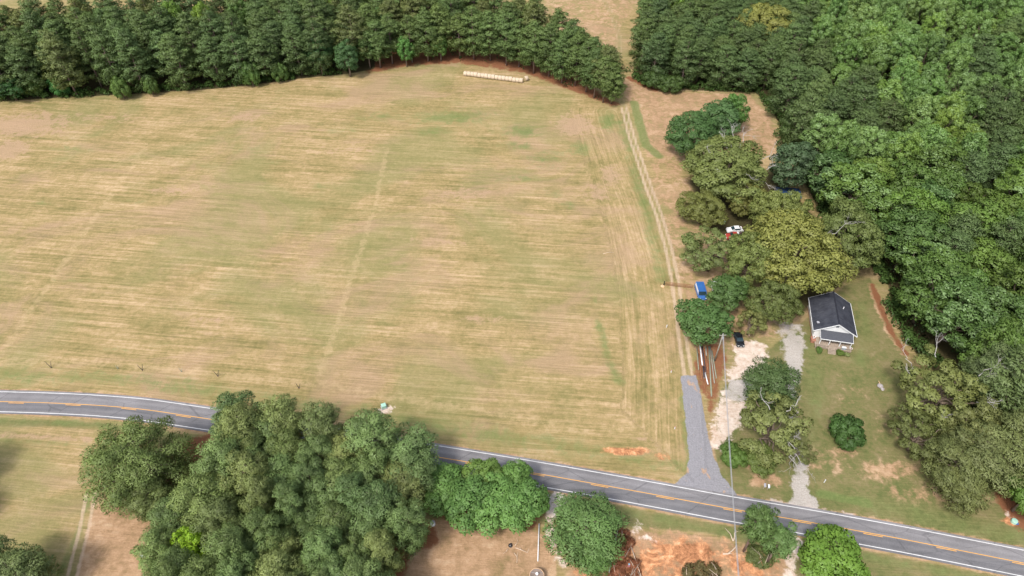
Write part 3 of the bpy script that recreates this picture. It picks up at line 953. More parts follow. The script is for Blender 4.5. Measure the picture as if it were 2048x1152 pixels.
# --- the treeline across the far side of the hay field
front_w = GL(PINE_F[:17])
for x, y in poisson(GL(PINE_F), 7.8, 3, 0.8):
    d = seg_dist(np.array([x]), np.array([y]), front_w)[0][0]
    px, py = to_px(x, y, 0)
    if px < -90: continue
    if px > 745 and d < 5.5 and px < 1180: continue
    row = "front row" if d < 6.5 else "back rows"
    if px < 330: where = "treeline west of the bales"
    elif px < 720: where = "middle stretch of the field treeline"
    elif px < 1070: where = "treeline behind the row of hay bales"
    else: where = "treeline corner beside the farm track"
    hgt = rnd.uniform(17.5, 23.5)
    if px > 720:
        col = (C_PINE[0] * 1.12, C_PINE[1] * 1.1, C_PINE[2] * 1.02) if rnd.random() < .75 else C_PINEO
        v = rnd.choice((1, 3, 3, 4))
    else:
        col = rnd.choice((C_PINE, C_PINED, C_PINEO, C_PINE))
        v = rnd.choice((0, 2, 4, 0))
    look = "olive pine" if col is C_PINEO else ("dark green pine" if col is C_PINED else "green pine")
    plant('pine', x, y, rnd.uniform(4.7, 6.0), hgt, col, f"{look}, {row}, {where}", group=f"{look}s, {row}, {where}", var=v)
for px, py, d, h, c, lab, kd in [
        (352, 52, 52, 20, C_BRIGHT, "bright yellow-green leafy tree rising among the dark pines of the treeline", 'broad'),
        (410, 55, 42, 20, C_BRIGHT, "narrow bright green tree beside a brighter one in the pine treeline", 'broad'),
        (308, 85, 46, 17, (.10, .19, .045), "mid green leafy tree in front of the bright tree in the treeline", 'broad'),
        (640, 98, 66, 14, (.050, .118, .040), "rounded dark green broadleaf tree at the front of the treeline, with smooth dome", 'broad'),
        (694, 112, 54, 13, (.060, .128, .050), "rounded grey-green broadleaf tree next to the dark dome in the treeline", 'broad'),
        (118, 172, 40, 6, (.060, .170, .050), "small bright green bush at the foot of the treeline", 'bush'),
        (18, 172, 60, 9, (.035, .100, .030), "dark green leafy tree at the corner where field and treeline leave view", 'broad'),
        (810, 100, 34, 11, (.09, .20, .05), "bright green young tree between pine trunks of the treeline", 'broad'),
        (765, 52, 46, 15, (.09, .18, .06), "light green leafy tree behind the front pines of the treeline", 'broad'),
        (480, 40, 50, 17, (.08, .15, .04), "leafy green tree set back among the treeline pines", 'broad'),
        (62, 168, 40, 8, (.085, .165, .045), "mid green bush beneath the treeline pines, one tree in from the dark corner tree", 'bush'),
        (240, 176, 38, 7, (.085, .150, .042), "dull green bush under the treeline pines beyond the small bright bush", 'bush'),
        (300, 172, 30, 6, (.100, .165, .045), "small yellow-green bush tucked under the treeline pines", 'bush'),
        (500, 148, 38, 8, (.090, .165, .045), "leafy green bush spilling out of the treeline before the olive pine", 'bush'),
        (560, 146, 30, 6, (.095, .170, .050), "small leafy bush at the foot of the treeline before the dark dome", 'bush'),
        (735, 98, 44, 12, (.085, .160, .052), "soft green leafy tree beyond the grey-green dome in the treeline", 'broad'),
        (218, 60, 50, 18, (.095, .165, .055), "broad green leafy tree showing between pines of the far treeline", 'broad'),
        (170, 48, 40, 18, (.085, .180, .065), "blue-green leafy tree high in the far treeline", 'broad'),
        (880, 92, 32, 10, (.090, .180, .050), "young leafy tree in shade behind the first hay bales", 'broad'),
        (662, 15, 30, 20, C_BRIGHT, "slim bright green tree at the rear of the treeline", 'broad')]:
    plant_px(kd, px, py, d, h, c, lab)

for bx_, by_, h_, r__ in ((1222, 208, 15, 4.2), (1206, 205, 17, 4.6), (1188, 196, 18, 4.8), (1172, 184, 19, 4.8), (1150, 172, 19, 4.6), (1205, 190, 18, 4.2), (1182, 178, 19, 4.4), (1132, 160, 19, 4.6), (1158, 160, 19, 4.4)):
    plant('pine', *G(bx_, by_)[:2], r__, h_, (C_PINE[0] * 1.12, C_PINE[1] * 1.1, C_PINE[2]), "pine in the tip of the treeline between field corner and farm track", group="pines at the tip of the treeline", var=rnd.choice((1, 3, 4)))

fw_ = GL([(745, 139), (800, 131), (860, 124), (930, 121), (1000, 128), (1060, 145), (1110, 163), (1150, 179)])
fl_ = np.concatenate([[0], np.cumsum(np.linalg.norm(np.diff(fw_, axis=0), axis=1))])
for s_ in np.arange(2, fl_[-1], 6.3):
    plant('pine', np.interp(s_, fl_, fw_[:, 0]) + rnd.uniform(-1, 1), np.interp(s_, fl_, fw_[:, 1]) + rnd.uniform(0.5, 2.5), rnd.uniform(4.6, 5.6), rnd.uniform(17, 21), (C_PINE[0] * 1.15, C_PINE[1] * 1.12, C_PINE[2] * 1.02), "tall pine standing directly behind the row of hay bales", group="pines directly behind the bales", var=rnd.choice((0, 1, 4, 0)))

# --- the dense pine stand beyond the glade
for x, y in poisson(GL(STAND_F), 6.9, 8, 1.0):
    px, py = to_px(x, y, 8)
    if not (1200 < px < 1640 and py > -60): continue
    plant('pine', x, y, rnd.uniform(4.5, 5.6), rnd.uniform(14.5, 18.5), rnd.choice((C_PINE, C_PINED, C_PINE)), "pine packed into the dense stand behind the tan glade", group="pines of the dense stand behind the glade", var=rnd.choice((0, 2, 2)))
plant_px('oak', 1530, 55, 120, 18, C_YOL, "yellow-olive oak at the edge of the dense pine stand", var=1)
plant_px('broad', 1345, 20, 45, 17, C_BRIGHT, "bright green leafy tree poking out of the dense pine stand")
for px, py, d, h in ((1310, 158, 50, 6), (1345, 168, 44, 5)):
    plant_px('bush', px, py, d, h, C_DARK, "dark green bush at the foot of the dense pine stand", group="bushes under the dense pine stand")

# --- the mixed wood
PINE_SPOTS = [(1612, 130, 62), (1655, 190, 48), (1700, 222, 62), (1600, 215, 42), (1745, 240, 42), (1960, 120, 32), (2020, 250, 52), (1985, 290, 40), (1860, 95, 20), (2000, 200, 30),
              (1930, 370, 26), (1990, 340, 30), (2035, 60, 30), (1585, 60, 46), (1930, 490, 50), (2005, 480, 30), (1900, 690, 46), (2010, 790, 64)]
hand_clear = [(1590, 325, 34), (1660, 470, 60)]
for x, y in poisson(GL(WOOD_F), 7.5, 21, 2.0):
    z = 12
    px, py = to_px(x, y, z)
    if px > 2110 or py < -45: continue
    ispine = any((px - a) ** 2 + ((py - b) * 1.2) ** 2 < c * c for a, b, c in PINE_SPOTS)
    far = py < 330
    if ispine:
        plant('pine', x, y, rnd.uniform(4.9, 6.0), rnd.uniform(16, 20), rnd.choice((C_PINED, C_PINE, C_PINED)), "dark pine among the leafy trees of the mixed wood", group="pines in the mixed wood", var=rnd.choice((0, 2)))
    elif far:
        c = rnd.choice((C_WIND, C_WIND, (.108, .205, .050), (.135, .225, .070), (.150, .240, .050), (.090, .165, .042)))
        plant('windy', x, y, rnd.uniform(4.1, 5.4), rnd.uniform(13, 22), c, "green tree with wind-turned pale leaves in the far part of the wood", group="wind-turned trees in the far wood")
    else:
        c = rnd.choice((C_GREEN, C_DARK, (.080, .135, .032), (.098, .160, .036)))
        kd = rnd.choice(('broad', 'broad', 'windy', 'windy'))
        if kd == 'windy': c = (c[0] * 0.95, c[1] * 1.02, c[2] * 0.95)
        plant(kd, x, y, rnd.uniform(5.4, 8.0), rnd.uniform(13, 19), c, "deep green leafy tree in the near part of the wood beside the house", group="leafy trees in the near wood")

# ------------------------------------------------------------------ trees one can point to
def dead_limb(parent, base, tip, seed, r0=0.13, depth=3, name="dead_limb"):
    r = np.random.default_rng(seed)
    mb = MB()

    def grow(a, b, rad, dep):
        p, q = limb(r, a, b, rad, rad * 0.45, 5, 0.07)
        mb.tube(p, q, 5, False)
        if dep <= 0: return
        d = np.array(b) - np.array(a)
        L = np.linalg.norm(d)
        for k in range(r.integers(2, 4)):
            f = 0.45 + 0.5 * r.random()
            nd = unit(d / L + r.normal(size=3) * 0.55 + np.array([0, 0, .12])) * L * (0.35 + 0.3 * r.random())
            s = np.array(p[min(4, int(round(f * 4)))])
            grow(s, s + nd, rad * 0.5, dep - 1)
    grow(np.array(base, float), np.array(tip, float), r0, depth)
    return mb.build(name, DEADW, parent)


def limbs(t, p, seed, n, lo=0.5, hi=1.12, zr=(0.6, 0.95), r0=0.07, side=None):
    r = np.random.default_rng(seed)
    for k in range(n):
        a = r.random() * 6.28 if side is None else side + r.normal() * 0.6
        f = lo + 0.15 * r.random(); g = hi * (0.9 + 0.25 * r.random())
        z0 = p['h'] * (zr[0] + (zr[1] - zr[0]) * r.random())
        dead_limb(t, (math.cos(a) * p['R'] * f, math.sin(a) * p['R'] * f, z0 - 0.8), (math.cos(a) * p['R'] * g, math.sin(a) * p['R'] * g, z0 + 1.0 + 1.2 * r.random()), seed * 31 + k, r0)


# yard and junk corner, from the glade down to the road
plant_px('oak', 1385, 268, 118, 13, (.058, .125, .045), "dark bluish-green oak at the glade edge beside the farm track", var=0, rot=0.5)
plant_px('broad', 1440, 240, 96, 12, (.066, .132, .052), "grey-green tree between the dark oak and the bright vine-covered tree", var=1)
plant_px('broad', 1466, 222, 62, 13, (.095, .195, .045), "bright vine-green tree standing against the tan glade", var=2)
t = plant_px('oak', 1455, 335, 182, 15, (.142, .174, .056), "big olive oak dying back, white bare limbs sticking out of its top", var=1, rot=0.2)
r_ = np.random.default_rng(4)
for i, (ax, ay, z, bx, by, bz) in enumerate([(1, 3, 14.5, 1.5, 6.5, 20.5), (2.5, 3, 14.5, 4.0, 6.0, 19.5), (0, 2.5, 15, -1.5, 5.5, 19.5), (5.5, 0, 12.5, 9.6, 2.6, 16), (6, -2, 11, 10.0, -0.8, 12.8),
                                             (5, -4, 9.5, 8.2, -5.8, 9.5), (-3, -1, 15.2, -5, 0.5, 17), (-1.5, -4, 14, -3.6, -6.2, 14.6), (2.2, -4.5, 13, 3.2, -7, 12.8)]):
    dead_limb(t, (ax, ay, z), (ax + (bx - ax) * .75, ay + (by - ay) * .75, z + (bz - z) * .75), 70 + i, 0.075)
t.rotation_euler.z = 0
plant_px('oak', 1405, 415, 96, 9, (.135, .162, .052), "low olive tree under the dying oak, beside the black tractor", var=2)
plant_px('oak', 1496, 400, 78, 9, (.160, .178, .058), "low olive oak in front of the dark blue shed", var=0)
plant_px('sparse', 1425, 500, 130, 11, (.130, .165, .058), "thin olive-green tree between the farm track and the red truck", var=0)
t = plant_px('oak', 1588, 505, 200, 19, (.198, .226, .068), "largest yellow-olive oak overhanging the house roof", var=0, rot=1.0)
limbs(t, OAK[0], 9, 2, 0.6, 0.95, (0.7, 0.95), 0.06)
plant_px('oak', 1560, 425, 104, 14, (.188, .218, .066), "yellow-olive oak crown behind the largest oak", var=1)
plant_px('oak', 1690, 470, 150, 17, (.116, .150, .048), "dark olive oak between the largest oak and the wood", var=2)
plant_px('oak', 1500, 520, 110, 15, (.145, .182, .058), "olive oak joined to the largest oak, over the red truck", var=1)
plant_px('oak', 1545, 605, 92, 12, (.132, .164, .052), "low olive oak at the head of the pale driveway", var=2)
plant_px('sparse', 1505, 640, 64, 8, (.150, .170, .060), "thin sprawling olive tree beside the black car", var=1)
plant_px('broad', 1588, 330, 92, 15, (.060, .098, .048), "rounded grey-green cedar beside the dark blue shed", var=3)
plant_px('broad', 1408, 642, 108, 10, (.080, .158, .050), "lush bright green maple beside the long poles", var=0, rot=1.0)
plant_px('broad', 1455, 588, 84, 10, (.078, .150, .050), "smaller bright green maple hiding the white car", var=1)
plant_px('ptop', 1546, 762, 104, 13, (.075, .120, .042), "layered dark green pine on the pale driveway", var=2)
t = plant_px('sparse', 1545, 850, 150, 13, (.170, .206, .078), "pale olive white-limbed oak with a thin crown over the driveway", var=0, rot=0.0)
for i, (a, b) in enumerate([((1.5, -3, 9), (2.6, -7.2, 7.2)), ((2, -3, 8), (4.6, -7.4, 5.6)), ((-1, 1, 12.5), (-2.4, 3.2, 14.2)), ((2, 1, 12), (4.2, 2.4, 13))]):
    dead_limb(t, a, b, 140 + i, 0.085, 2)
plant_px('sparse', 1600, 905, 64, 6, (.145, .165, .060), "thin leaning young tree over the lower pale driveway", var=1)
plant_px('bush', 1468, 910, 56, 3.5, (.085, .150, .036), "low green bush beside the sandy wash", var=0)
plant_px('broad', 1522, 915, 70, 6, (.120, .165, .045), "bushy green tree behind the two mailboxes", var=2)
plant_px('bush', 1695, 864, 76, 4.6, (.050, .110, .030), "round dark green bush alone on the lawn", var=1)
t = plant_px('sparse', 1882, 778, 170, 14, (.156, .188, .064), "gnarled olive oak with many white bare limbs at the lawn edge", var=1, rot=0)
limbs(t, SPARSE[1], 23, 8, 0.66, 0.98, (0.55, 0.98), 0.065)
plant_px('sparse', 1838, 868, 116, 9, (.125, .150, .052), "low spreading oak below the gnarled oak on the lawn", var=0)
plant_px('oak', 1945, 860, 120, 13, (.128, .150, .058), "dull olive tree behind the low spreading oak", var=2)
plant_px('ptop', 1975, 905, 130, 13, (.118, .142, .058), "dull dark pine on the red soil by the lawn corner", var=0)
plant_px('ptop', 1915, 925, 110, 11, (.122, .150, .058), "dull green pine reaching out over the lawn", var=1)
plant_px('ptop', 1930, 970, 86, 9, (.118, .146, .058), "small pine at the low tip of the lawn clump", var=3)
plant_px('ptop', 2030, 880, 120, 14, (.112, .142, .056), "dull pine between the lawn clump and the wood", var=4)
plant_px('ptop', 2000, 740, 110, 16, (.100, .132, .054), "rounded grey-green pine behind the gnarled oak", var=2)
plant_px('broad', 2062, 985, 90, 11, C_GREEN, "bright green leafy tree behind the round green utility box", var=2)

# along the near side of the road
plant_px('broad', 1668, 1128, 152, 9, (.125, .225, .036), "vivid yellow-green tree beside the near edge of the road", var=1)
t = plant_px('tall', 1520, 1040, 66, 14, (.085, .150, .050), "leaning tall pine whose crown hangs over the road", var=1)
plant_px('tall', 1562, 1078, 62, 11, (.085, .150, .050), "thin young pine beside the leaning pine", var=3)
plant_px('ptop', 1172, 1052, 140, 10, (.105, .190, .062), "full round pine beside the sandy drive", var=0)
plant_px('ptop', 1194, 1118, 56, 7, (.095, .185, .056), "small pine at the edge of the brown brush pile", var=4)
for px, py, d, lab in [(882, 975, 104, "bright green leafy tree at the grove end of the roadside row"), (938, 1003, 116, "bright green tree second from the grove in the roadside row"),
                       (992, 1000, 122, "bright green tree in the middle of the roadside row"), (1042, 1006, 112, "bright green tree ending the roadside row at the sandy drive"),
                       (968, 952, 84, "smaller bright green tree nearest the road in the roadside row"), (1030, 958, 72, "small bright green crown over the road edge in the roadside row")]:
    plant_px('broad', px, py, d, rnd.uniform(6.2, 9.0), (.105, .190, .050), lab, jit=0.2)
t = plant_px('pbig', 270, 920, 184, 14, (.138, .196, .066), "big rounded pine standing alone at the end of the grove", var=2)
plant_px('ptop', 292, 992, 80, 9, (.132, .172, .064), "low side pine leaning from the big rounded pine", var=0)
plant_px('broad', 390, 1094, 70, 12.5, (.190, .330, .030), "vivid lime-green young tree inside the pine grove", var=0)
plant_px('ptop', 32, 1150, 108, 12, (.120, .156, .060), "dark pine at the corner of the small lawn", var=3)
plant_px('ptop', -14, 1122, 90, 11, (.120, .156, .060), "dark pine overlapping the pine at the small lawn corner", var=1)
plant('ptop', *G(-95, 985)[:2], 4.5, 15, C_GROVE, "pine whose crown shades the edge of the small lawn", var=0)
plant('ptop', *G(-120, 1075)[:2], 4.5, 14, C_GROVE, "second pine shading the edge of the small lawn", var=2)

GROVE_P = np.array([(395, 880), (440, 856), (520, 852), (600, 862), (690, 886), (780, 905), (822, 935), (792, 1000), (772, 1060), (776, 1152), (790, 1215), (330, 1215), (345, 1130), (360, 1050), (385, 1000), (400, 940)], float)
GROVE_C = []
for a_ in range(8):
    for b_ in range(9):
        gxp, gyp = 360 + b_ * 62 + (a_ % 2) * 31 + rnd.uniform(-12, 12), 856 + a_ * 50 + rnd.uniform(-10, 10)
        if inside(np.array([gxp]), np.array([gyp]), GROVE_P)[0] and (gxp - 388) ** 2 + (gyp - 1100) ** 2 > 58 ** 2: GROVE_C.append((gxp, gyp))
GROVE_C += [(346, 1034), (440, 1042), (336, 1160), (468, 1118), (404, 1180), (356, 986), (822, 898), (822, 945), (316, 1100), (470, 838), (560, 838), (640, 850), (740, 872), (815, 1045)]
GROVE_C = [q_ for q_ in GROVE_C if math.hypot(q_[0] - 266, q_[1] - 915) > 138]
for i, (px, py) in enumerate(GROVE_C):
    if py < 900: where, g = "pine along the road side of the grove", "grove pines along the road"
    elif px > 760: where, g = "pine on the open bare-soil side of the grove", "grove pines beside the bare ground"
    elif px < 420: where, g = "pine on the house-lamp side of the grove", "grove pines beside the lamp post"
    else: where, g = "soft green pine in the middle of the roadside grove", "inner grove pines"
    plant_px('ptop', px, py, rnd.uniform(76, 104), rnd.uniform(11.5, 17.0), rnd.choice((C_GROVE, C_GROVE, C_GROVE2, (.120, .184, .070))), where, group=g, jit=0.16)

# the woods going on beyond both sides of the view
def wood_mass(poly, n, seed, label):
    r = np.random.default_rng(seed)
    pts = poisson(poly, 7.5, seed, 0, n)
    cen, rad = [], []
    for x, y in pts:
        h, R_ = 13 + 7 * r.random(), 3.6 + 1.4 * r.random()
        for k in range(14):
            a, u = k * 2.4, 1 - 1.7 * (k + .5) / 14
            sn_ = math.sqrt(max(0, 1 - u * u))
            cen.append((x + math.cos(a) * sn_ * R_, y + math.sin(a) * sn_ * R_, h * .62 + u * h * .36)); q_ = 1.4 + .8 * r.random(); rad.append((q_, q_, q_))
    cen, rad = np.array(cen), np.array(rad)
    me = leaf_mesh("wood", cen, rad, len(pts) * 620, 0.95, 0.6, LEAF, r, np.array([cen[:, 0].mean(), cen[:, 1].mean(), -80.0]), up=0.5)
    o = tag(link_mesh("wood", me), label, "wood", kind="stuff")
    o.color = (.105, .175, .045, 1)


e0, e1 = G(2135, -20), G(2120, 1080)
wood_mass(np.array([(e0[0], e0[1]), (e0[0] + 110, e0[1] + 10), (e1[0] + 190, e1[1]), (e1[0] + 6, e1[1] + 2)]), 6000, 91, "leafy wood going on past the edge of view beside the house lawn")
e2 = G(-120, 205)
wood_mass(np.array([(e2[0], e2[1] + 4), (e2[0] - 8, e2[1] + 42), (e2[0] - 110, e2[1] + 30), (e2[0] - 110, e2[1] - 8)]), 3000, 92, "treeline going on past the edge of view along the hay field")

# undergrowth along the edges of the woods
def undergrowth(line_px, width, n_c, n_leaf, seed, size=(0.7, 1.6), inner=None):
    r = np.random.default_rng(seed)
    if inner is None:
        w = GL(line_px)
        L = np.concatenate([[0], np.cumsum(np.linalg.norm(np.diff(w, axis=0), axis=1))])
        s = r.random(n_c) * L[-1]
        xy = np.stack([np.interp(s, L, w[:, 0]), np.interp(s, L, w[:, 1])], 1) + r.normal(size=(n_c, 2)) * width
    else:
        w = GL(line_px); lo, hi = w.min(0), w.max(0)
        xy = r.random((n_c * 6, 2)) * (hi - lo) + lo
        xy = xy[inside(xy[:, 0], xy[:, 1], w)][:n_c]
    q = size[0] + (size[1] - size[0]) * r.random(len(xy))
    return np.column_stack([xy, q * 0.6]), np.stack([q, q, q * 0.9], 1)


parts = [undergrowth([(-80, 205), (0, 197), (120, 189), (250, 184), (400, 175), (500, 166), (600, 152), (690, 143)], 1.2, 150, 0, 1),
         undergrowth([(1258, 145), (1300, 168), (1380, 176), (1480, 181), (1536, 180)], 1.0, 70, 0, 2),
         undergrowth([(1520, 190), (1550, 222), (1570, 262), (1572, 305), (1606, 335), (1650, 430), (1720, 500), (1782, 575), (1802, 640), (1834, 704), (1872, 740)], 1.2, 150, 0, 3, (0.9, 2.0)),
         undergrowth([(1980, 880), (2020, 930), (2055, 1010)], 1.5, 40, 0, 4)]
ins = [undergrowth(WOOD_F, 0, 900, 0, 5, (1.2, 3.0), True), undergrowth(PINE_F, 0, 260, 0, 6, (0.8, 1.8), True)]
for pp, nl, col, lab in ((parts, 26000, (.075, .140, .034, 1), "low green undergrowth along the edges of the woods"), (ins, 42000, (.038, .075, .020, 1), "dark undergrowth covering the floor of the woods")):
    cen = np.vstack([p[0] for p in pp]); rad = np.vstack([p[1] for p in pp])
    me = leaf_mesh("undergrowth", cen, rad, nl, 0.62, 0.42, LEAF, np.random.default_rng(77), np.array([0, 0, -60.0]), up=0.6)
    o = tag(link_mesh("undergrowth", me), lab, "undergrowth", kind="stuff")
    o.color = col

# ------------------------------------------------------------------ materials of the small things
M = dict(
    hay=worn("hay", (0.50, 0.405, 0.30), 0.95, 0.30, 3.5), hay_end=worn("hay_end", (0.40, 0.31, 0.18), 0.95, 0.35, 4.0),
    blue=worn("blue_paint", (0.035, 0.125, 0.36), 0.35, 0.15, 1.0, spec=0.5), white=worn("white_paint", (0.72, 0.73, 0.75), 0.4, 0.08, 1.5),
    black=worn("black_paint", (0.012, 0.014, 0.018), 0.25, 0.3, 1.0, spec=0.5), red=worn("red_paint", (0.34, 0.045, 0.035), 0.45, 0.3, 2.0),
    glass=worn("dark_glass", (0.020, 0.040, 0.050), 0.08, 0.2, 1.0, spec=0.6), tyre=worn("rubber", (0.02, 0.02, 0.02), 0.9, 0.2, 3.0),
    steel=worn("steel", (0.42, 0.43, 0.45), 0.45, 0.2, 2.0, 0.6), lamp=worn("lamp_glass", (0.70, 0.70, 0.68), 0.2, 0.05, 2.0, spec=0.5),
    redlamp=worn("tail_lamp", (0.35, 0.02, 0.02), 0.25, 0.1, 2.0), rust=worn("rust", (0.26, 0.115, 0.060), 0.85, 0.4, 2.5),
    wood=worn("weathered_wood", (0.33, 0.265, 0.21), 0.85, 0.3, 2.0), polew=worn("grey_pole_wood", (0.27, 0.26, 0.22), 0.85, 0.3, 2.0),
    greenw=worn("greenish_pole_wood", (0.24, 0.27, 0.21), 0.85, 0.25, 2.0), darkw=worn("dark_pole_wood", (0.050, 0.042, 0.050), 0.85, 0.3, 2.0),
    brick=worn("brick", (0.32, 0.15, 0.10), 0.9, 0.3, 5.0), dkblue=worn("blue_tarp", (0.020, 0.045, 0.110), 0.5, 0.35, 1.0),
    pgreen=worn("pale_green_plastic", (0.34, 0.56, 0.46), 0.5, 0.1, 2.0), grey=worn("grey_plastic", (0.36, 0.36, 0.40), 0.6, 0.25, 3.0),
    stone=worn("grey_stone", (0.34, 0.31, 0.31), 0.9, 0.35, 3.0), teal=worn("teal_plastic", (0.05, 0.30, 0.30), 0.5, 0.15, 2.0),
    orange=worn("cut_wood", (0.62, 0.40, 0.24), 0.85, 0.2, 3.0), pink=worn("pink_plastic", (0.55, 0.20, 0.28), 0.5, 0.1, 3.0), sky=worn("light_blue_plastic", (0.25, 0.48, 0.66), 0.5, 0.1, 3.0),
    cable=worn("cable", (0.33, 0.33, 0.34), 0.7, 0.1, 1.0), mesh=worn("dish_mesh", (0.22, 0.17, 0.14), 0.8, 0.25, 6.0))


def shingles():
    k = NT("shingles")
    P = k.obj()
    w = k.n('ShaderNodeTexBrick')
    k.put(w.inputs['Vector'], P)
    w.inputs['Scale'].default_value = 3.0; w.inputs['Mortar Size'].default_value = 0.012
    w.inputs['Color1'].default_value = (0.030, 0.034, 0.048, 1); w.inputs['Color2'].default_value = (0.046, 0.050, 0.066, 1); w.inputs['Mortar'].default_value = (0.016, 0.018, 0.026, 1)
    n_ = k.noise(P, 0.6, 4.0, 0.6)
    st_ = k.noise(k.vscale(P, (0.5, 2.5, 0.5)), 1.2, 4.0, 0.6)
    c = k.mix(0.5, w.outputs[0], k.ramp(n_, [(0.35, (0.024, 0.027, 0.038)), (0.65, (0.072, 0.076, 0.096))]))
    return k.done(k.mix(k.math('MULTIPLY', k.step(st_, 0.5, 0.7), 0.4), c, (0.095, 0.098, 0.110)), 0.9)


SHING = shingles()


def siding():
    k = NT("white_siding")
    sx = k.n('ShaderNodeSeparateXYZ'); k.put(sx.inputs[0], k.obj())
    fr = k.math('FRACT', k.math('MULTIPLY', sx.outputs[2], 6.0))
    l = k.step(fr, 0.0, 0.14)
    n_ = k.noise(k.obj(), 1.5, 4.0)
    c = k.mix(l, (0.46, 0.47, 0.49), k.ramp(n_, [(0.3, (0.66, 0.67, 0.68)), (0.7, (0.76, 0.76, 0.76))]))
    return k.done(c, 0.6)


SIDING = siding()

# ------------------------------------------------------------------ hay bales
b0, b1 = G(928, 150.5), G(1046, 165.5)
bx, by = np.array(b0[:2]), np.array(b1[:2])
blen = np.linalg.norm(by - bx)
nb = 17
step_ = blen / nb
bang = math.atan2(by[1] - bx[1], by[0] - bx[0])


def bale_meshes():
    R_ = 0.86
    m = MB()
    prof = [(-step_ * .485, 0.80), (-step_ * .43, 0.86), (-step_ * .2, 0.875), (0, 0.88), (step_ * .2, 0.875), (step_ * .43, 0.86), (step_ * .485, 0.80)]
    pts = [(x, 0, R_) for x, _ in prof]
    m.tube(pts, [r for _, r in prof], 20, False)
    e = MB()
    for s in (-1, 1):
        e.tube([(s * step_ * .470, 0, R_), (s * step_ * .478, 0, R_)], [0.80, 0.80], 20)
    return mesh_of(m, "wrapped_side", M['hay']), mesh_of(e, "straw_end", M['hay_end'], False)


side_me, end_me = bale_meshes()
ORD = ["first", "second", "third", "fourth", "fifth", "sixth", "seventh", "eighth", "ninth", "tenth", "eleventh", "twelfth", "thirteenth", "fourteenth", "fifteenth", "sixteenth", "seventeenth"]
for i in range(nb):
    c = bx + (by - bx) * (i + 0.5) / nb
    lab = "round hay bale at the treeline end of the long row" if i == 0 else ("round hay bale at the track end of the long row" if i == nb - 1 else f"round hay bale, {ORD[i]} along the row from its treeline end")
    t = thing("hay_bale", lab, "hay bale", (c[0], c[1] + rnd.uniform(-.09, .09), -0.03), bang + rnd.uniform(-.03, .03), "round hay bales in a row")
    s = rnd.uniform(0.95, 1.03); t.scale = (0.965, s, s)
    link_mesh("wrapped_side", side_me, t); link_mesh("straw_end", end_me, t)
c = G(1052, 161)
t = thing("hay_bale", "single round hay bale turned across, behind the row's end", "hay bale", (c[0], c[1], -0.03), bang + 0.9, "round hay bales in a row")
link_mesh("wrapped_side", side_me, t); link_mesh("straw_end", end_me, t)

# ------------------------------------------------------------------ house
HR = math.atan2(105.3 - 107.3, 79.4 - 69.9)
hc = (75.75, 111.5)
house = thing("house", "small white house with dark gable roof and shed-roofed front porch", "house", (hc[0], hc[1], 0), HR)
hw, hd, wh, rg = 4.35, 5.1, 3.05, 5.75
m = MB().box((0, 0, 0.26), (2 * hw - .06, 2 * hd - .06, 0.52)); m.build("foundation", M['brick'], house)
m = MB()
vs = [(-hw, -hd, .5), (hw, -hd, .5), (hw, -hd, wh), (0, -hd, rg - .12), (-hw, -hd, wh), (-hw, hd, .5), (hw, hd, .5), (hw, hd, wh), (0, hd, rg - .12), (-hw, hd, wh)]
m.add(vs, [(0, 1, 2, 3, 4), (9, 8, 7, 6, 5), (1, 6, 7, 2), (5, 0, 4, 9), (0, 5, 6, 1)])
m.build("wall", SIDING, house)
sl = (rg - wh) / hw
ox, oy, th_ = hw + 0.45, hd + 0.4, 0.14
ez = rg - sl * ox
for s in (-1, 1):
    m = MB()
    m.add([(0, -oy, rg), (s * ox, -oy, ez), (s * ox, oy, ez), (0, oy, rg), (0, -oy, rg + th_), (s * ox, -oy, ez + th_), (s * ox, oy, ez + th_), (0, oy, rg + th_)],
          [(0, 1, 2, 3), (7, 6, 5, 4), (0, 4, 5, 1), (2, 6, 7, 3), (1, 5, 6, 2)])
    o = m.build("roof", SHING, house)
    bm = bmesh.new(); bm.from_mesh(o.data); bmesh.ops.recalc_face_normals(bm, faces=bm.faces); bm.to_mesh(o.data); bm.free()
    for yy in (-oy - 0.03, oy + 0.03):
        f = MB()
        f.add([(0, yy - .025, rg - .10), (s * ox, yy - .025, ez - .10), (s * ox, yy - .025, ez + th_ + .02), (0, yy - .025, rg + th_ + .02),
               (0, yy + .025, rg - .10), (s * ox, yy + .025, ez - .10), (s * ox, yy + .025, ez + th_ + .02), (0, yy + .025, rg + th_ + .02)],
              [(0, 1, 2, 3), (7, 6, 5, 4), (0, 4, 5, 1), (1, 5, 6, 2), (2, 6, 7, 3), (3, 7, 4, 0)])
        f.build("rake_board", M['white'], o)
    MB().box((s * (ox + .06), 0, ez + .06), (0.11, 2 * oy, 0.13)).build("gutter", M['white'], o)
MB().box((0, 0, rg + th_ + .012), (0.34, 2 * oy - .02, 0.05)).build("ridge_cap", worn("ridge_shingle", (0.022, 0.024, 0.034), 0.9, 0.3), house)
MB().box((0.0, -hd - .03, rg - 0.95), (0.62, 0.06, 0.55), bev=.01).build("attic_vent", worn("vent_slats", (0.10, 0.11, 0.13), 0.7, 0.3, 8.0), house)
MB().tube([(2.1, 1.4, rg - sl * 2.1 + .1), (2.1, 1.4, rg - sl * 2.1 + .75)], 0.11, 8).build("vent_pipe", M['white'], house)
d = MB().tube([(-3.9, -3.7, ez + .5), (-3.9, -3.7, ez + 1.15)], 0.035, 6); d.lathe([(0.05, 0.0), (0.22, 0.05), (0.36, 0.16)], (-3.9, -3.7, ez + 1.1), 14)
d.build("dish_antenna", M['grey'], house)
px0, px1, pd = -3.25, 3.85, 2.35
pr = MB()
za_, zb_ = wh + 0.02, wh - 0.62
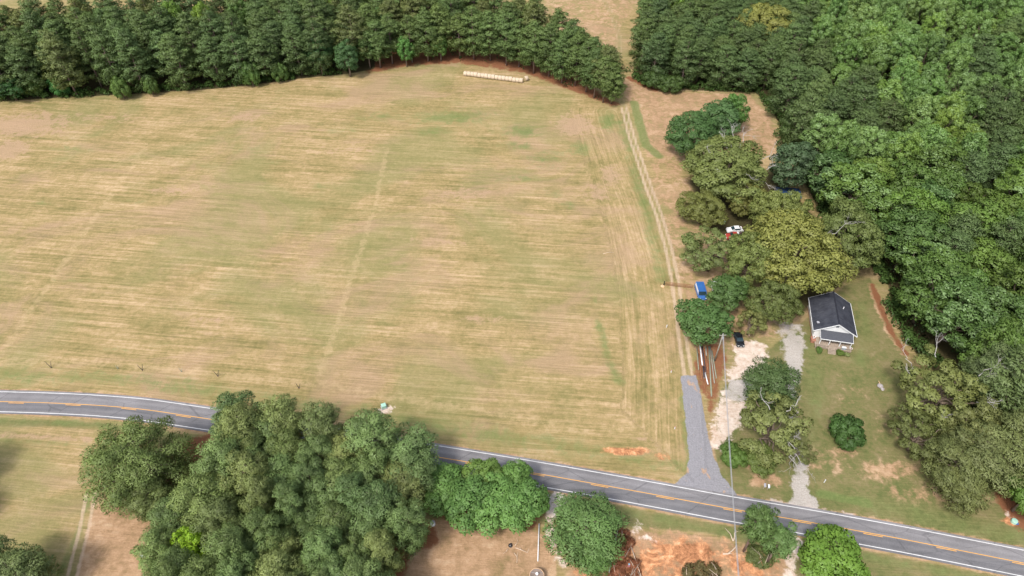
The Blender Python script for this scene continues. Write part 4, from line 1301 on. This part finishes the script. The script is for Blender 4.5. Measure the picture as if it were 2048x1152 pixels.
pr.add([(px0, -hd - .01, za_), (px1, -hd - .01, za_), (px1, -hd - pd, zb_), (px0, -hd - pd, zb_), (px0, -hd - .01, za_ + .12), (px1, -hd - .01, za_ + .12), (px1, -hd - pd, zb_ + .12), (px0, -hd - pd, zb_ + .12)],
       [(3, 2, 1, 0), (4, 5, 6, 7), (0, 1, 5, 4), (1, 2, 6, 5), (2, 3, 7, 6), (3, 0, 4, 7)])
porch = pr.build("porch_roof", worn("porch_shingles", (0.072, 0.076, 0.090), 0.9, 0.25, 3.0), house)
MB().box(((px0 + px1) / 2, -hd - pd - .04, zb_ + .04), (px1 - px0 + .1, 0.07, 0.2)).build("fascia", M['white'], porch)
for s in (px0 - .04, px1 + .04):
    f = MB(); y_a, y_b = -hd - .02, -hd - pd
    f.add([(s - .03, y_a, za_ - .05), (s - .03, y_b, zb_ - .05), (s - .03, y_b, zb_ + .14), (s - .03, y_a, za_ + .14), (s + .03, y_a, za_ - .05), (s + .03, y_b, zb_ - .05), (s + .03, y_b, zb_ + .14), (s + .03, y_a, za_ + .14)],
          [(0, 1, 2, 3), (7, 6, 5, 4), (0, 4, 5, 1), (1, 5, 6, 2), (2, 6, 7, 3), (3, 7, 4, 0)])
    f.build("rake_board", M['white'], porch)
dk = MB()
for i in range(18):
    w_ = 8.0 / 18
    dk.box((-4.05 + (i + .5) * w_, -hd - 1.62, 0.60), (w_ - .03, 3.15, 0.08))
deck = dk.build("porch_deck", M['wood'], house)
MB().box((-.05, -hd - 3.1, 0.35), (7.9, 0.06, 0.4)).build("skirt_board", M['wood'], deck)
for x in (px0 + .2, -1.0, 1.3, px1 - .2):
    MB().box((x, -hd - pd + .22, (0.64 + zb_) / 2 - .01), (0.14, 0.14, zb_ - 0.66), bev=.01).build("porch_post", M['white'], house)
for x in (-3.9, -1.2, 1.2, 3.8):
    MB().box((x, -hd - 3.05, 0.95), (0.09, 0.09, 0.62)).build("rail_post", M['wood'], house)
for x0_, x1_ in ((-3.85, -1.25), (1.25, 3.75)):
    r1 = MB(); r1.box(((x0_ + x1_) / 2, -hd - 3.05, 1.22), (x1_ - x0_, 0.07, 0.06))
    for j in range(9): r1.box((x0_ + (j + .5) * (x1_ - x0_) / 9, -hd - 3.05, 0.92), (0.04, 0.04, 0.54))
    r1.build("railing", M['wood'], house)
st = MB()
for j in range(4): st.box((-.35, -hd - 3.32 - j * .3, 0.50 - j * .145), (1.7, 0.3, 0.07))
for s in (-1, 1): st.box((-.35 + s * .82, -hd - 3.75, 0.26), (0.06, 1.1, 0.34), rx=0.45)
st.build("steps", M['wood'], house)
dr = MB().box((-.2, -hd - .02, 1.68), (0.95, 0.05, 2.05), bev=.01).build("door", worn("door_paint", (0.30, 0.31, 0.33), 0.5, 0.1), house)
MB().box((.17, -hd - .07, 1.65), (0.06, 0.05, 0.12)).build("handle", M['steel'], dr)


def window(x, y, z, along_x, sgn):
    fr = MB()
    w_, h_ = 0.95, 1.35
    dims = (lambda a, b: (a, .07, b)) if along_x else (lambda a, b: (.07, a, b))
    off = (lambda a, b: (x + a, y, z + b)) if along_x else (lambda a, b: (x, y + a, z + b))
    fr.box(off(0, h_ / 2), dims(w_ + .2, .1)); fr.box(off(0, -h_ / 2), dims(w_ + .2, .1))
    for s in (-1, 1): fr.box(off(s * w_ / 2, 0), dims(.1, h_ - .1))
    fr.box(off(0, 0), dims(w_ - .1, .05))
    f = fr.build("window", M['white'], house)
    g = (x, y - sgn * .015, z) if along_x else (x - sgn * .015, y, z)
    MB().box(g, dims(w_ - .08, h_ - .08) if True else 0).build("pane", M['glass'], f)


for x in (-2.4, 2.2): window(x, -hd - .02, 1.75, True, -1)
for y in (-3.2, 0.2, 3.2):
    window(-hw - .02, y, 1.75, False, -1); window(hw + .02, y, 1.75, False, 1)
MB().box((-4.25, -hd - .9, 0.42), (1.0, 1.5, 0.84), bev=.03).build("brick_planter", M['brick'], house)


def on_house(x, y, z):
    return (hc[0] + x * math.cos(HR) - y * math.sin(HR), hc[1] + x * math.sin(HR) + y * math.cos(HR), z)


def pot(loc, lab, r=0.3, h=0.5, mat='white'):
    t = thing("plant_pot", lab, "pot", loc)
    MB().lathe([(r * .7, 0), (r * .95, h * .8), (r * 1.08, h * .82), (r * 1.08, h), (r * .9, h), (r * .88, h * .9)], (0, 0, 0), 14).build("pot", M[mat], t)
    MB().lathe([(r * .86, h * .86), (r * .5, h * 1.0), (r * .1, h * 1.05)], (0, 0, 0), 10).build("soil", M['rust'], t)


pot(on_house(-4.2, -hd - .8, 0.84), "white pot on the brick planter at the porch corner")
pot(on_house(3.85, -hd - 2.6, 0.64), "white pot at the far end of the porch rail", 0.26, 0.45)
ct = thing("cooler", "pale blue cooler box standing on the porch deck", "cooler", on_house(2.3, -hd - 2.62, 0.64), HR)
MB().box((0, 0, .2), (0.9, 0.5, 0.4), bev=.03).build("box", M['sky'], ct); MB().box((0, 0, .45), (0.94, 0.54, 0.09), bev=.02).build("lid", M['white'], ct)
for i, (x, y, s, lab) in enumerate([(-3.2, -hd - 4.1, .75, "small bush below the porch beside the brick planter"), (1.4, -hd - 4.0, .8, "larger bush below the porch next to the steps"), (2.9, -hd - 4.1, .55, "smallest bush below the far end of the porch")]):
    p_ = on_house(x, y, 0)
    plant('bush', p_[0], p_[1], s * 1.1, s * 1.3, (.10, .17, .04) if i < 2 else (.2, .24, .10), lab)


# ------------------------------------------------------------------ vehicles
def pane_on(mb, q, inset, thick):
    q = [Vector(p) for p in q]
    c = sum(q, Vector()) / 4
    n_ = (q[1] - q[0]).cross(q[3] - q[0]).normalized()
    a = [c + (p - c) * (1 - inset) for p in q]
    lo = [p + n_ * 0.004 for p in a]; hi = [p + n_ * thick for p in a]
    mb.add(lo + hi, [(3, 2, 1, 0), (4, 5, 6, 7), (0, 1, 5, 4), (1, 2, 6, 5), (2, 3, 7, 6), (3, 0, 4, 7)])
    return mb


def wheel(parent, x, y, r, w, steel='steel'):
    s = 1 if y > 0 else -1
    o = MB().tube([(x, y - w / 2, r), (x, y - w * .35, r), (x, y + w * .35, r), (x, y + w / 2, r)], [r * .9, r, r, r * .9], 18).build("wheel", M['tyre'], parent, True)
    MB().tube([(x, y + s * (w / 2 - .02), r), (x, y + s * (w / 2 + .015), r)], [r * .6, r * .55], 12).build("rim", M[steel], o)


def car(label, loc, rz, L=4.6, W=1.8, kind='sedan', paint='black', side=None, name="parked_car", cat="car"):
    t = thing(name, label, cat, loc, rz)
    hl = L / 2
    if kind == 'sedan':
        prof = [(-hl, .35), (-hl, .75), (-hl + .15, .92), (-hl + .9, 1.0), (hl - 1.35, .98), (hl - .25, .80), (hl, .60), (hl, .35), (hl - .3, .24), (-hl + .3, .24)]
        cab = (-hl + .55, hl - 1.15, -hl + 1.15, hl - 1.95, .97, 1.45)
    elif kind == 'pickup':
        prof = [(-hl, .5), (-hl, 1.08), (-hl + .08, 1.1), (hl - 1.3, 1.1), (hl - .15, 1.0), (hl, .8), (hl, .45), (hl - .3, .36), (-hl + .3, .36)]
        cab = (-hl + 1.95, hl - 1.15, -hl + 2.05, hl - 1.75, 1.08, 1.78)
    else:
        prof = [(-hl, .45), (-hl, 1.15), (hl - 1.0, 1.15), (hl - .2, 1.0), (hl, .8), (hl, .45), (hl - .3, .32), (-hl + .3, .32)]
        cab = (-hl + .02, hl - .75, -hl + .14, hl - 1.35, 1.13, 2.0)
    body = MB().prism(prof, -W / 2, W / 2, bev=.05).build("body", M[paint], t, True)
    body.data.polygons.foreach_set("use_smooth", [False] * len(body.data.polygons))
    x0, x1, u0, u1, z0, z1 = cab
    a, b = W / 2 - .06, W / 2 - (.22 if kind != 'van' else .10)
    C8 = [(x0, -a, z0), (x1, -a, z0), (x1, a, z0), (x0, a, z0), (u0, -b, z1), (u1, -b, z1), (u1, b, z1), (u0, b, z1)]
    MB().add(C8, [(3, 2, 1, 0), (4, 5, 6, 7), (0, 1, 5, 4), (1, 2, 6, 5), (2, 3, 7, 6), (3, 0, 4, 7)]).build("roof", M[paint], t)
    q = lambda *i: [C8[j] for j in i]
    pane_on(MB(), q(1, 2, 6, 5), .10, .018).build("windshield", M['glass'], t)
    pane_on(MB(), q(3, 0, 4, 7), .14, .018).build("rear_window", M['glass'], t)
    pane_on(MB(), q(0, 1, 5, 4), .14, .018).build("side_window", M[side] if side else M['glass'], t)
    pane_on(MB(), q(2, 3, 7, 6), .14, .018).build("side_window", M['glass'], t)
    for s in (-1, 1):
        MB().box((hl - .03, s * (W / 2 - .3), .68 if kind == 'sedan' else .82), (.10, .36, .16), bev=.02).build("headlight", M['lamp'], t)
        MB().box((-hl + .02, s * (W / 2 - .22), .82), (.08, .26, .18), bev=.02).build("tail_light", M['redlamp'], t)
        for x in (hl - .85, -hl + .85): wheel(t, x, s * (W / 2 - .10), .33 if kind == 'sedan' else .38, .22)
    MB().box((hl + .03, 0, .42), (.12, W - .1, .18), bev=.03).build("bumper", M['steel'] if kind == 'pickup' else M[paint], t)
    MB().box((hl + .095, 0, .46), (.02, .5, .13)).build("number_plate", M['white'], t)
    if kind == 'pickup':
        MB().box((-hl + 1.0, 0, 1.112), (1.7, W - .3, .02)).build("bed", M['tyre'], t)
    return t


def heading(p, q, z):
    a, b = G(*p, z), G(*q, z)
    return math.atan2(b[1] - a[1], b[0] - a[0])


van = car("bright blue van with a white side window, parked against the green maple", G(1402, 582, 1.0)[:2] + (0,), heading((1397, 556), (1409, 596), 2.0), 5.0, 2.15, 'van', 'blue', 'white', name="parked_van", cat="van")
rl_ = MB()
for s in (-.8, .8): rl_.tube([(-2.1, s, 2.06), (0.9, s, 2.06)], .03, 5)
for x in (-1.6, 0.4): rl_.box((x, 0, 2.04), (.06, 1.66, .05))
rl_.build("roof_rack", M['blue'], van)
car("silver-white car half hidden under the maple next to the blue van", G(1431, 574, 0.8)[:2] + (0,), heading((1426, 556), (1436, 592), 1.2), 4.5, 1.8, 'sedan', 'white')
car("black car with its hood toward the sandy wash, under the maple edge", G(1478, 678, 0.7)[:2] + (0,), heading((1469, 652), (1482, 694), 0.9), 4.3, 1.8, 'sedan', 'black')
car("white car in the junk yard behind the red truck", G(1470, 458, 0.8)[:2] + (0,), math.radians(185), 4.4, 1.75, 'sedan', 'white')
car("red pickup truck loaded with white scrap under the olive trees", G(1470, 472, 0.8)[:2] + (0,), math.radians(182), 4.9, 1.85, 'pickup', 'red', name="pickup_truck", cat="truck")
sp = thing("scrap_sheet", "bent white scrap sheets lying in the red truck's bed", "scrap", G(1474, 467, 1.2)[:2] + (1.13,), 0.5)
MB().box((0, 0, .08), (1.3, .8, .04), rz=.3, rx=.1).box((.2, .1, .22), (.9, .5, .04), rz=-.6, ry=.15).box((-.3, -.1, .3), (.9, .12, .12), rz=.9).build("sheet", M['white'], sp)

# black tractor
tr = thing("tractor", "black tractor with a low deck, half under the olive tree beside the track", "tractor", G(1388, 414, 0.6)[:2] + (0,), math.radians(97))
MB().prism([(-.2, .55), (1.5, .5), (1.55, 1.0), (1.35, 1.12), (-.2, 1.2)], -.36, .36, bev=.05).build("hood", M['black'], tr)
MB().box((-.75, 0, .75), (1.1, .95, .35), bev=.05).build("chassis", M['black'], tr)
MB().box((-.7, 0, 1.15), (.5, .5, .12), bev=.04).box((-.93, 0, 1.4), (.1, .5, .45), bev=.03).build("seat", M['tyre'], tr)
MB().tube([(-.1, 0, 1.2), (-.28, 0, 1.45)], .03, 6).lathe([(.2, 1.44), (.2, 1.48)], (-.3, 0, 0), 12).build("steering_wheel", M['tyre'], tr)
MB().box((-1.75, 0, .45), (.75, 2.1, .28), bev=.05).build("mower_deck", M['black'], tr)
MB().lathe([(.02, 1.13), (.2, 1.15), (.2, 1.19), (.02, 1.2)], (1.05, 0, 0), 12).build("cap", M['white'], tr)
for s in (-1, 1):
    wheel(tr, -.85, s * .68, .62, .36); wheel(tr, 1.15, s * .55, .36, .22)
MB().box((1.0, -.95, .5), (.5, .8, .3), bev=.06).build("side_box", M['black'], tr)

# blue drum and shed in the junk yard
t = thing("barrel", "dull blue barrel between the dying oak and the white car", "barrel", G(1448, 447)[:2] + (0,))
MB().lathe([(.26, 0), (.29, .03), (.29, .28), (.305, .30), (.29, .32), (.29, .58), (.305, .6), (.29, .62), (.29, .87), (.26, .9)], n=16).build("drum", M['sky'], t)
MB().lathe([(.25, .902), (.05, .91)], n=12).build("lid", M['grey'], t)
t = thing("shed", "dark open shed with a blue tarp roof beneath the grey-green cedar", "shed", G(1572, 398)[:2] + (0,), -0.12)
for x in (-3, 3):
    for y in (-2, 2): MB().box((x, y, 1.1), (.14, .14, 2.2)).build("post", M['darkw'], t)
MB().box((0, 2.1, 1.1), (6.1, .08, 2.1)).build("back_wall", M['darkw'], t)
m = MB(); m.add([(-3.4, -2.5, 2.24), (3.4, -2.5, 2.24), (3.4, 0, 2.85), (-3.4, 0, 2.85), (3.4, 2.5, 2.24), (-3.4, 2.5, 2.24), (-3.4, -2.5, 2.30), (3.4, -2.5, 2.30), (3.4, 0, 2.91), (-3.4, 0, 2.91), (3.4, 2.5, 2.30), (-3.4, 2.5, 2.30)],
                [(3, 2, 1, 0), (5, 4, 2, 3), (6, 7, 8, 9), (9, 8, 10, 11), (0, 1, 7, 6), (4, 5, 11, 10), (1, 2, 8, 7), (2, 4, 10, 8), (3, 0, 6, 9), (5, 3, 9, 11)])
m.build("roof", M['dkblue'], t)


# ------------------------------------------------------------------ poles, gate, wire
def lying(label, p, q, r, mat, z=None, name="pole", cat="pole", end=None, taper=0.8):
    a, b = Vector(G(*p)), Vector(G(*q))
    t = thing(name, label, cat, tuple(a))
    d = b - a
    z = r if z is None else z
    MB().tube([(0, 0, z), tuple(d * .5 + Vector((0, 0, z + .01))), tuple(d + Vector((0, 0, z)))], [r, r * (1 + taper) / 2, r * taper], 9).build("shaft", M[mat], t, True)
    for e, rr in ((Vector(), r), (d, r * taper)):
        s = -1 if e.length == 0 else 1
        u = d.normalized()
        MB().tube([tuple(e + u * (-.01 * s) + Vector((0, 0, z))), tuple(e + u * (.03 * s) + Vector((0, 0, z)))], [rr * 1.02, rr * .96], 9).build("cut_end", M[end or 'orange'], t)
    return t


for lab, p, q, r, mat, nm in [
        ("bright white pipe lying in the stack beside the gravel drive", (1399.3, 688), (1404.5, 731), .17, 'white', "pipe"),
        ("long dark pole lying beside the bright white pipe", (1404, 693), (1411.7, 746), .14, 'darkw', "pole"),
        ("short white pipe at the near end of the pole stack", (1410, 747), (1415.6, 769), .15, 'white', "pipe"),
        ("longest greenish-grey pole, reaching nearest to the road", (1417.5, 694), (1422.7, 793), .16, 'greenw', "pole"),
        ("grey pole with a dark near end", (1420.0, 694), (1428.5, 767), .15, 'polew', "pole"),
        ("greenish pole on the sandy-wash side of the stack", (1423.5, 702), (1432.5, 757), .13, 'greenw', "pole"),
        ("rusty pipe on the track side of the stack", (1396.7, 707), (1403, 759), .12, 'rust', "pipe"),
        ("greenish-dark short pole nearest the farm track", (1393.5, 697), (1397, 740), .12, 'greenw', "pole"),
        ("short thick dark log in the middle of the pole stack", (1406.5, 734), (1408, 757), .20, 'darkw', "pole"),
        ("thin rusty pipe poking out of the near end of the stack", (1407.0, 760), (1409.2, 778), .08, 'rust', "pipe"),
        ("short grey pole stub at the far end of the stack", (1411.4, 695), (1412.4, 712), .16, 'polew', "pole"),
        ("rusty pipe between the dark pole and the greenish pole", (1413.2, 713), (1415.4, 741), .11, 'rust', "pipe")]:
    lying(lab, p, q, r, mat, name=nm, cat=nm, end='polew' if nm == "pole" else mat)

pb = G(1429, 722)
t = thing("utility_pole", "grey wooden utility pole between the pole stack and the black car", "utility pole", (pb[0], pb[1], 0))
MB().tube([(0, 0, 0), (0, 0, 4.5), (0, 0, 9.2)], [.17, .15, .12], 10).build("shaft", M['polew'], t, True)
MB().box((0, 0, 8.7), (1.5, .12, .14)).build("crossarm", M['polew'], t)
for x in (-.65, 0, .65):
    MB().lathe([(.03, 0), (.06, .04), (.06, .12), (.03, .17)], (x, 0, 8.77 if x else 9.2), 8).build("insulator", M['grey'], t)
MB().lathe([(.16, 0), (.18, .05), (.18, .6), (.1, .66)], (.28, 0, 7.5), 10).build("transformer", M['grey'], t)
e = G(1496, 1400, 8.0)
wire = MB()
for dx, dz in ((-.09, 0), (.09, 0), (0, .14)):
    a = Vector((pb[0] + dx, pb[1], 9.0 + dz)); b = Vector((e[0] + dx, e[1], 8.2 + dz))
    wire.tube([tuple(a.lerp(b, s) - Vector((0, 0, 1.0 * 4 * s * (1 - s)))) for s in np.linspace(0, 1, 15)], .032, 5)
tag(wire.build("power_line", M['cable']), "grey overhead power line running from the wooden pole across the road", "power line")

g0, g1 = Vector(G(1330, 571)), Vector(G(1384, 577))
gt = thing("farm_gate", "brown metal farm gate closed across the track beside the blue van", "gate", tuple(g0), math.atan2(g1.y - g0.y, g1.x - g0.x))
gl_ = (g1 - g0).length
fr = MB()
for z in (0.22, 1.25): fr.tube([(0.1, 0, z), (gl_, 0, z)], .04, 6)
for x in (.1, gl_): fr.tube([(x, 0, .2), (x, 0, 1.27)], .04, 6)
fr.build("gate_frame", M['rust'], gt)
for z in (.43, .64, .85, 1.05): MB().tube([(.1, 0, z), (gl_, 0, z)], .028, 6).build("rail", M['rust'], gt)
for f in (.25, .5, .75): MB().box((gl_ * f, 0, .73), (.06, .04, 1.05)).build("brace", M['rust'], gt)
t = thing("gate_post", "black gate post with a pale concrete foot at the field edge", "post", tuple(Vector(G(1327.5, 571))))
MB().tube([(0, 0, 0), (0, 0, 1.5)], [.14, .12], 8).build("shaft", M['black'], t)
MB().lathe([(.5, 0), (.46, .12), (.2, .2)], (-.35, -.25, 0), 10).build("concrete_foot", M['orange'], t)

# forked saplings along the field edge
for i, (px, py, s, lab) in enumerate([(103, 736, 1.25, "largest dark forked sapling, near where the road leaves view"), (285, 741, 1.1, "dark forked sapling facing the big rounded pine"), (363, 744, .7, "faint small forked sapling between two darker ones"),
                                      (436, 753, 1.1, "short dark forked sapling across the road from the grove"), (598, 777, .95, "thin dark forked sapling nearest the white gravel patch"), (236, 738, .6, "smallest faint green forked sapling")]):
    t = thing("sapling", lab, "sapling", G(px, py)[:2] + (0,), rnd.uniform(-.2, .2), "forked saplings along the field edge")
    mat = M['darkw'] if s > .8 else M['greenw']
    for k in (-1, 1):
        MB().tube([(0, 0, 0), (k * .22 * s, .08, .8 * s), (k * .55 * s, .25, 1.7 * s)], [.07, .06, .03], 5).build("stem", mat, t)

# utility boxes, drums, posts
def box_pedestal(label, p):
    t = thing("utility_box", label, "utility box", G(*p)[:2] + (0,), 0.4)
    MB().box((0, 0, .06), (1.3, 1.2, .12)).build("pad", M['stone'], t)
    MB().box((0, 0, .5), (.95, .85, .76), bev=.06).build("cabinet", M['pgreen'], t)
    MB().box((0, 0, .92), (1.02, .92, .09), bev=.03).build("lid", M['pgreen'], t)


box_pedestal("pale green utility box standing on the white gravel patch in the field", (768, 815))
t = thing("utility_box", "round pale green utility box on red soil at the lawn corner", "utility box", G(2027, 1044)[:2] + (0,))
MB().lathe([(.55, 0), (.55, .5), (.5, .62), (.2, .68)], n=18).build("cover", M['pgreen'], t)
MB().box((.35, -.42, .15), (.5, .3, .3), bev=.03).build("base", M['blue'], t)
t = thing("drum", "grey and white drum on the bare soil between grove and roadside row", "drum", G(866, 1049)[:2] + (0,))
MB().lathe([(.42, 0), (.46, .05), (.46, .9), (.42, .95)], n=18).build("body", M['white'], t); MB().lathe([(.41, .955), (.36, .96), (.05, .97)], n=18).build("lid", M['grey'], t)
for lab, p, m_, cap in (("white mailbox at the roadside, the paler of the two mailboxes", (1527, 977), 'white', 'grey'), ("blue mailbox with a white top at the roadside", (1534.5, 979), 'blue', 'white')):
    t = thing("mailbox", lab, "mailbox", G(*p)[:2] + (0,), -0.2)
    MB().box((0, 0, .5), (.12, .12, 1.0)).build("post", M['wood'], t)
    b = MB().prism([(-.16, 1.0), (.16, 1.0), (.16, 1.2), (.11, 1.3), (0, 1.34), (-.11, 1.3), (-.16, 1.2)], -.3, .3, bev=.01).build("box", M[m_], t)
    MB().box((0, -.31, 1.14), (.28, .02, .24)).build("door", M[cap], b)
    MB().box((0, 0, 1.36), (.36, .7, .03)).build("top", M[cap], t)
for lab, p, h in (("thin white stake on the lawn near the driveway mouth", (1648, 965), .9), ("small white stake on the headland beside the farm track", (1333, 655), .8), ("white marker stake at the field edge before the gravel drive", (1349, 858), .7), ("white marker stake on the headland above the gravel drive", (1342, 745), .7)):
    t = thing("stake", lab, "stake", G(*p)[:2] + (0,))
    MB().box((0, 0, h / 2), (.14, .10, h)).build("shaft", M['white'], t); MB().box((0, 0, h + .05), (.17, .13, .1)).build("tip", M['pink' if h < .8 else 'white'], t)
t = thing("boulder", "two grey stones heaped on the lawn with a pale stick", "boulder", G(1760, 775)[:2] + (0,))
for nm, c, r_2, mat in (("stone", (0, .2, .35), .62, 'stone'), ("stone", (.25, -.55, .2), .45, 'stone')):
    bm = bmesh.new(); bmesh.ops.create_icosphere(bm, subdivisions=2, radius=r_2)
    for v in bm.verts: v.co = v.co * (0.86 + 0.26 * rnd.random()); v.co.z *= .75; v.co += Vector(c)
    bm.verts.index_update()
    MB().add([v.co[:] for v in bm.verts], [[v.index for v in f.verts] for f in bm.faces]).build(nm, M[mat], t); bm.free()
MB().tube([(-.1, .5, .75), (-.35, 1.0, 1.1)], [.07, .04], 6).build("stick", M['orange'], t)
t = thing("toy_ball", "pink and pale blue plastic toy under the small pine by the brush pile", "toy", G(1257, 1133)[:2] + (0,))
MB().lathe([(.05, 0), (.28, .12), (.36, .36), (.28, .6), (.05, .72)], n=14).build("ball", M['pink'], t, True); MB().lathe([(.06, .70), (.25, .66), (.1, .80)], (0.05, .1, 0), 12).build("cap", M['sky'], t)

# street lamp by the grove, white pole and dish at the near edge
lt_ = G(300, 1116, 7.0)
t = thing("street_lamp", "grey street lamp with a white arm at the edge of the grove", "street lamp", (lt_[0], lt_[1], 0))
MB().tube([(0, 0, 0), (0, 0, 7)], [.13, .09], 8).build("pole", M['grey'], t)
MB().tube([(0, 0, 6.9), (-.5, .08, 7.05), (-1.1, .2, 7.1)], .07, 6).build("arm", M['white'], t)
MB().box((-1.45, .27, 7.08), (.75, .32, .18), rz=-.2, bev=.05).build("lamp_head", M['white'], t)
lying("long white pole lying along the sandy drive", (1078, 1050), (1075.5, 1124), .12, 'white', .35, "pole", "pole", 'white', .7)
t = thing("satellite_dish", "large round brown mesh satellite dish with a white feed ring", "satellite dish", G(1073, 1160)[:2] + (0,))
MB().tube([(0, 0, 0), (0, 0, 1.3)], .12, 8).build("mast", M['grey'], t)
MB().lathe([(.1, 1.25), (.6, 1.38), (1.05, 1.66), (1.25, 1.86), (1.22, 1.88), (1.0, 1.70), (.5, 1.45), (.1, 1.32)], n=28).build("reflector", M['mesh'], t, True)
rim = MB(); rim.tube([(1.26 * math.cos(a), 1.26 * math.sin(a), 1.88) for a in np.linspace(0, 6.283, 29)], .045, 6); rim.build("rim", M['orange'], t)
fd_ = MB(); fd_.lathe([(.12, 2.5), (.24, 2.5), (.24, 2.66), (.12, 2.66)], n=14)
fd_.build("feed_ring", M['white'], t)
sr = MB()
for a in (0.5, 2.6, 4.7): sr.tube([(1.2 * math.cos(a), 1.2 * math.sin(a), 1.86), (.15 * math.cos(a), .15 * math.sin(a), 2.55)], .025, 5)
sr.build("strut", M['grey'], t)


# ------------------------------------------------------------------ fallen branches, brush, stumps
def branch(label, pts, r0, mat='orange', z=0.12, name="fallen_branch", cat="branch", twigs=2):
    w = [Vector(G(*p)) for p in pts]
    t = thing(name, label, cat, tuple(w[0]))
    q = [p - w[0] + Vector((0, 0, z)) for p in w]
    MB().tube([tuple(p) for p in q], [r0 * (1 - .6 * i / max(1, len(q) - 1)) for i in range(len(q))], 6).build("limb", M[mat], t, True)
    for k in range(twigs):
        s = q[min(len(q) - 1, 1 + k)]
        e_ = s + Vector((rnd.uniform(-1, 1), rnd.uniform(-1, 1), .25)) * 0.9
        MB().tube([tuple(s), tuple((s + e_) / 2 + Vector((0, 0, .1))), tuple(e_)], [r0 * .45, r0 * .35, r0 * .15], 5).build("twig", M[mat], t)


M['pale_twig'] = worn("pale_twig", (0.55, 0.43, 0.33), 0.85, 0.2, 3.0)
branch("pale fallen branch pointing at the white pole, on the bare soil", [(1031, 1096), (1042, 1100), (1055, 1106)], .10, 'pale_twig')
branch("curved pale fallen branch below the burnt stump", [(1028, 1106), (1034, 1114), (1034, 1126)], .08, 'pale_twig')
branch("short pale fallen branch beside the burnt stump", [(1016, 1098), (1012, 1104)], .08, 'pale_twig', twigs=1)
branch("faint pale fallen branch beyond the burnt stump", [(1030, 1092), (1036, 1084)], .06, 'pale_twig', twigs=1)
t = thing("stump", "small black burnt stump among pale branches on the bare soil", "stump", G(1021, 1091)[:2] + (0,))
MB().lathe([(.42, 0), (.32, .12), (.28, .38), (.2, .42)], n=12).build("wood", M['black'], t); MB().lathe([(.19, .425), (.05, .43)], n=10).build("top", M['darkw'], t)
branch("long curved pale broken limb on the orange clay", [(1445, 1109), (1455, 1109), (1463, 1103), (1470, 1096), (1473, 1090)], .16, 'pale_twig', .25)
branch("forked pale limb standing up the clay bank by the power line", [(1466, 1084), (1468, 1076), (1468, 1068), (1472, 1063)], .12, 'pale_twig', .4)
branch("thin pale limb slanting from the forked limb toward the road", [(1465, 1084), (1460, 1070), (1449, 1058)], .10, 'pale_twig', .4, twigs=1)
branch("pale fallen stick lying on the mown headland", [(1206, 508), (1218, 505), (1228, 505)], .07, 'pale_twig', .08, twigs=0)


def brush(label, poly_px, n_c, n_leaf, n_sticks, seed, colr, h=1.0):
    r = np.random.default_rng(seed)
    w = GL(poly_px)
    xy = r.random((n_c * 8, 2)) * (w.max(0) - w.min(0)) + w.min(0)
    xy = xy[inside(xy[:, 0], xy[:, 1], w)][:n_c]
    o_ = xy.mean(0)
    q = 0.5 + 0.6 * r.random(len(xy))
    cen = np.column_stack([xy - o_, q * .4 * h]); rad = np.stack([q, q, q * .6 * h], 1)
    t = thing("brush_pile", label, "brush pile", (o_[0], o_[1], 0))
    me = leaf_mesh("debris", cen, rad, n_leaf, 0.75, 0.13, NEEDLE, r, np.array([0, 0, -6.0]), needle=False)
    c = link_mesh("debris", me, t); c.color = colr + (1,)
    for k in range(n_sticks):
        p = cen[r.integers(len(cen))]
        a = r.normal() * 0.5 + 1.5
        L = 1.2 + 2.6 * r.random()
        d = np.array([math.cos(a) * L, math.sin(a) * L, 0.25 * r.normal()])
        z = np.array([0, 0, .5 * h])
        MB().tube([tuple(p + z - d * .5), tuple(p + z + np.array([0, 0, .12])), tuple(p + z + d * .5)], [.06, .05, .02], 5).build("branch", M[('pale_twig', 'rust', 'wood')[k % 3]], t)


brush("red-brown brush pile of dead pine boughs beside the round pine", [(1222, 1062), (1252, 1064), (1268, 1100), (1280, 1152), (1290, 1200), (1205, 1200), (1214, 1120)], 120, 9000, 26, 5, (.26, .105, .050))
brush("green-brown brush heap on the near edge of the orange clay", [(1372, 1138), (1400, 1128), (1440, 1136), (1450, 1200), (1360, 1200)], 60, 4500, 14, 6, (.15, .125, .050), .8)
brush("low heap of weeds and sticks under the leaning pine", [(1500, 1095), (1530, 1098), (1545, 1120), (1520, 1135), (1498, 1122)], 36, 2800, 6, 7, (.12, .150, .045), .7)
lying("thin grey tree pole laid over the brown brush pile", (1234, 1066), (1217, 1150), .11, 'polew', .95, "fallen_pole", "pole", 'orange', .8)
lying("pale slim trunk on the clay side of the brown brush pile", (1262, 1098), (1282, 1158), .10, 'pale_twig', .6, "fallen_pole", "pole", 'orange', .7)

bpy.context.view_layer.update()
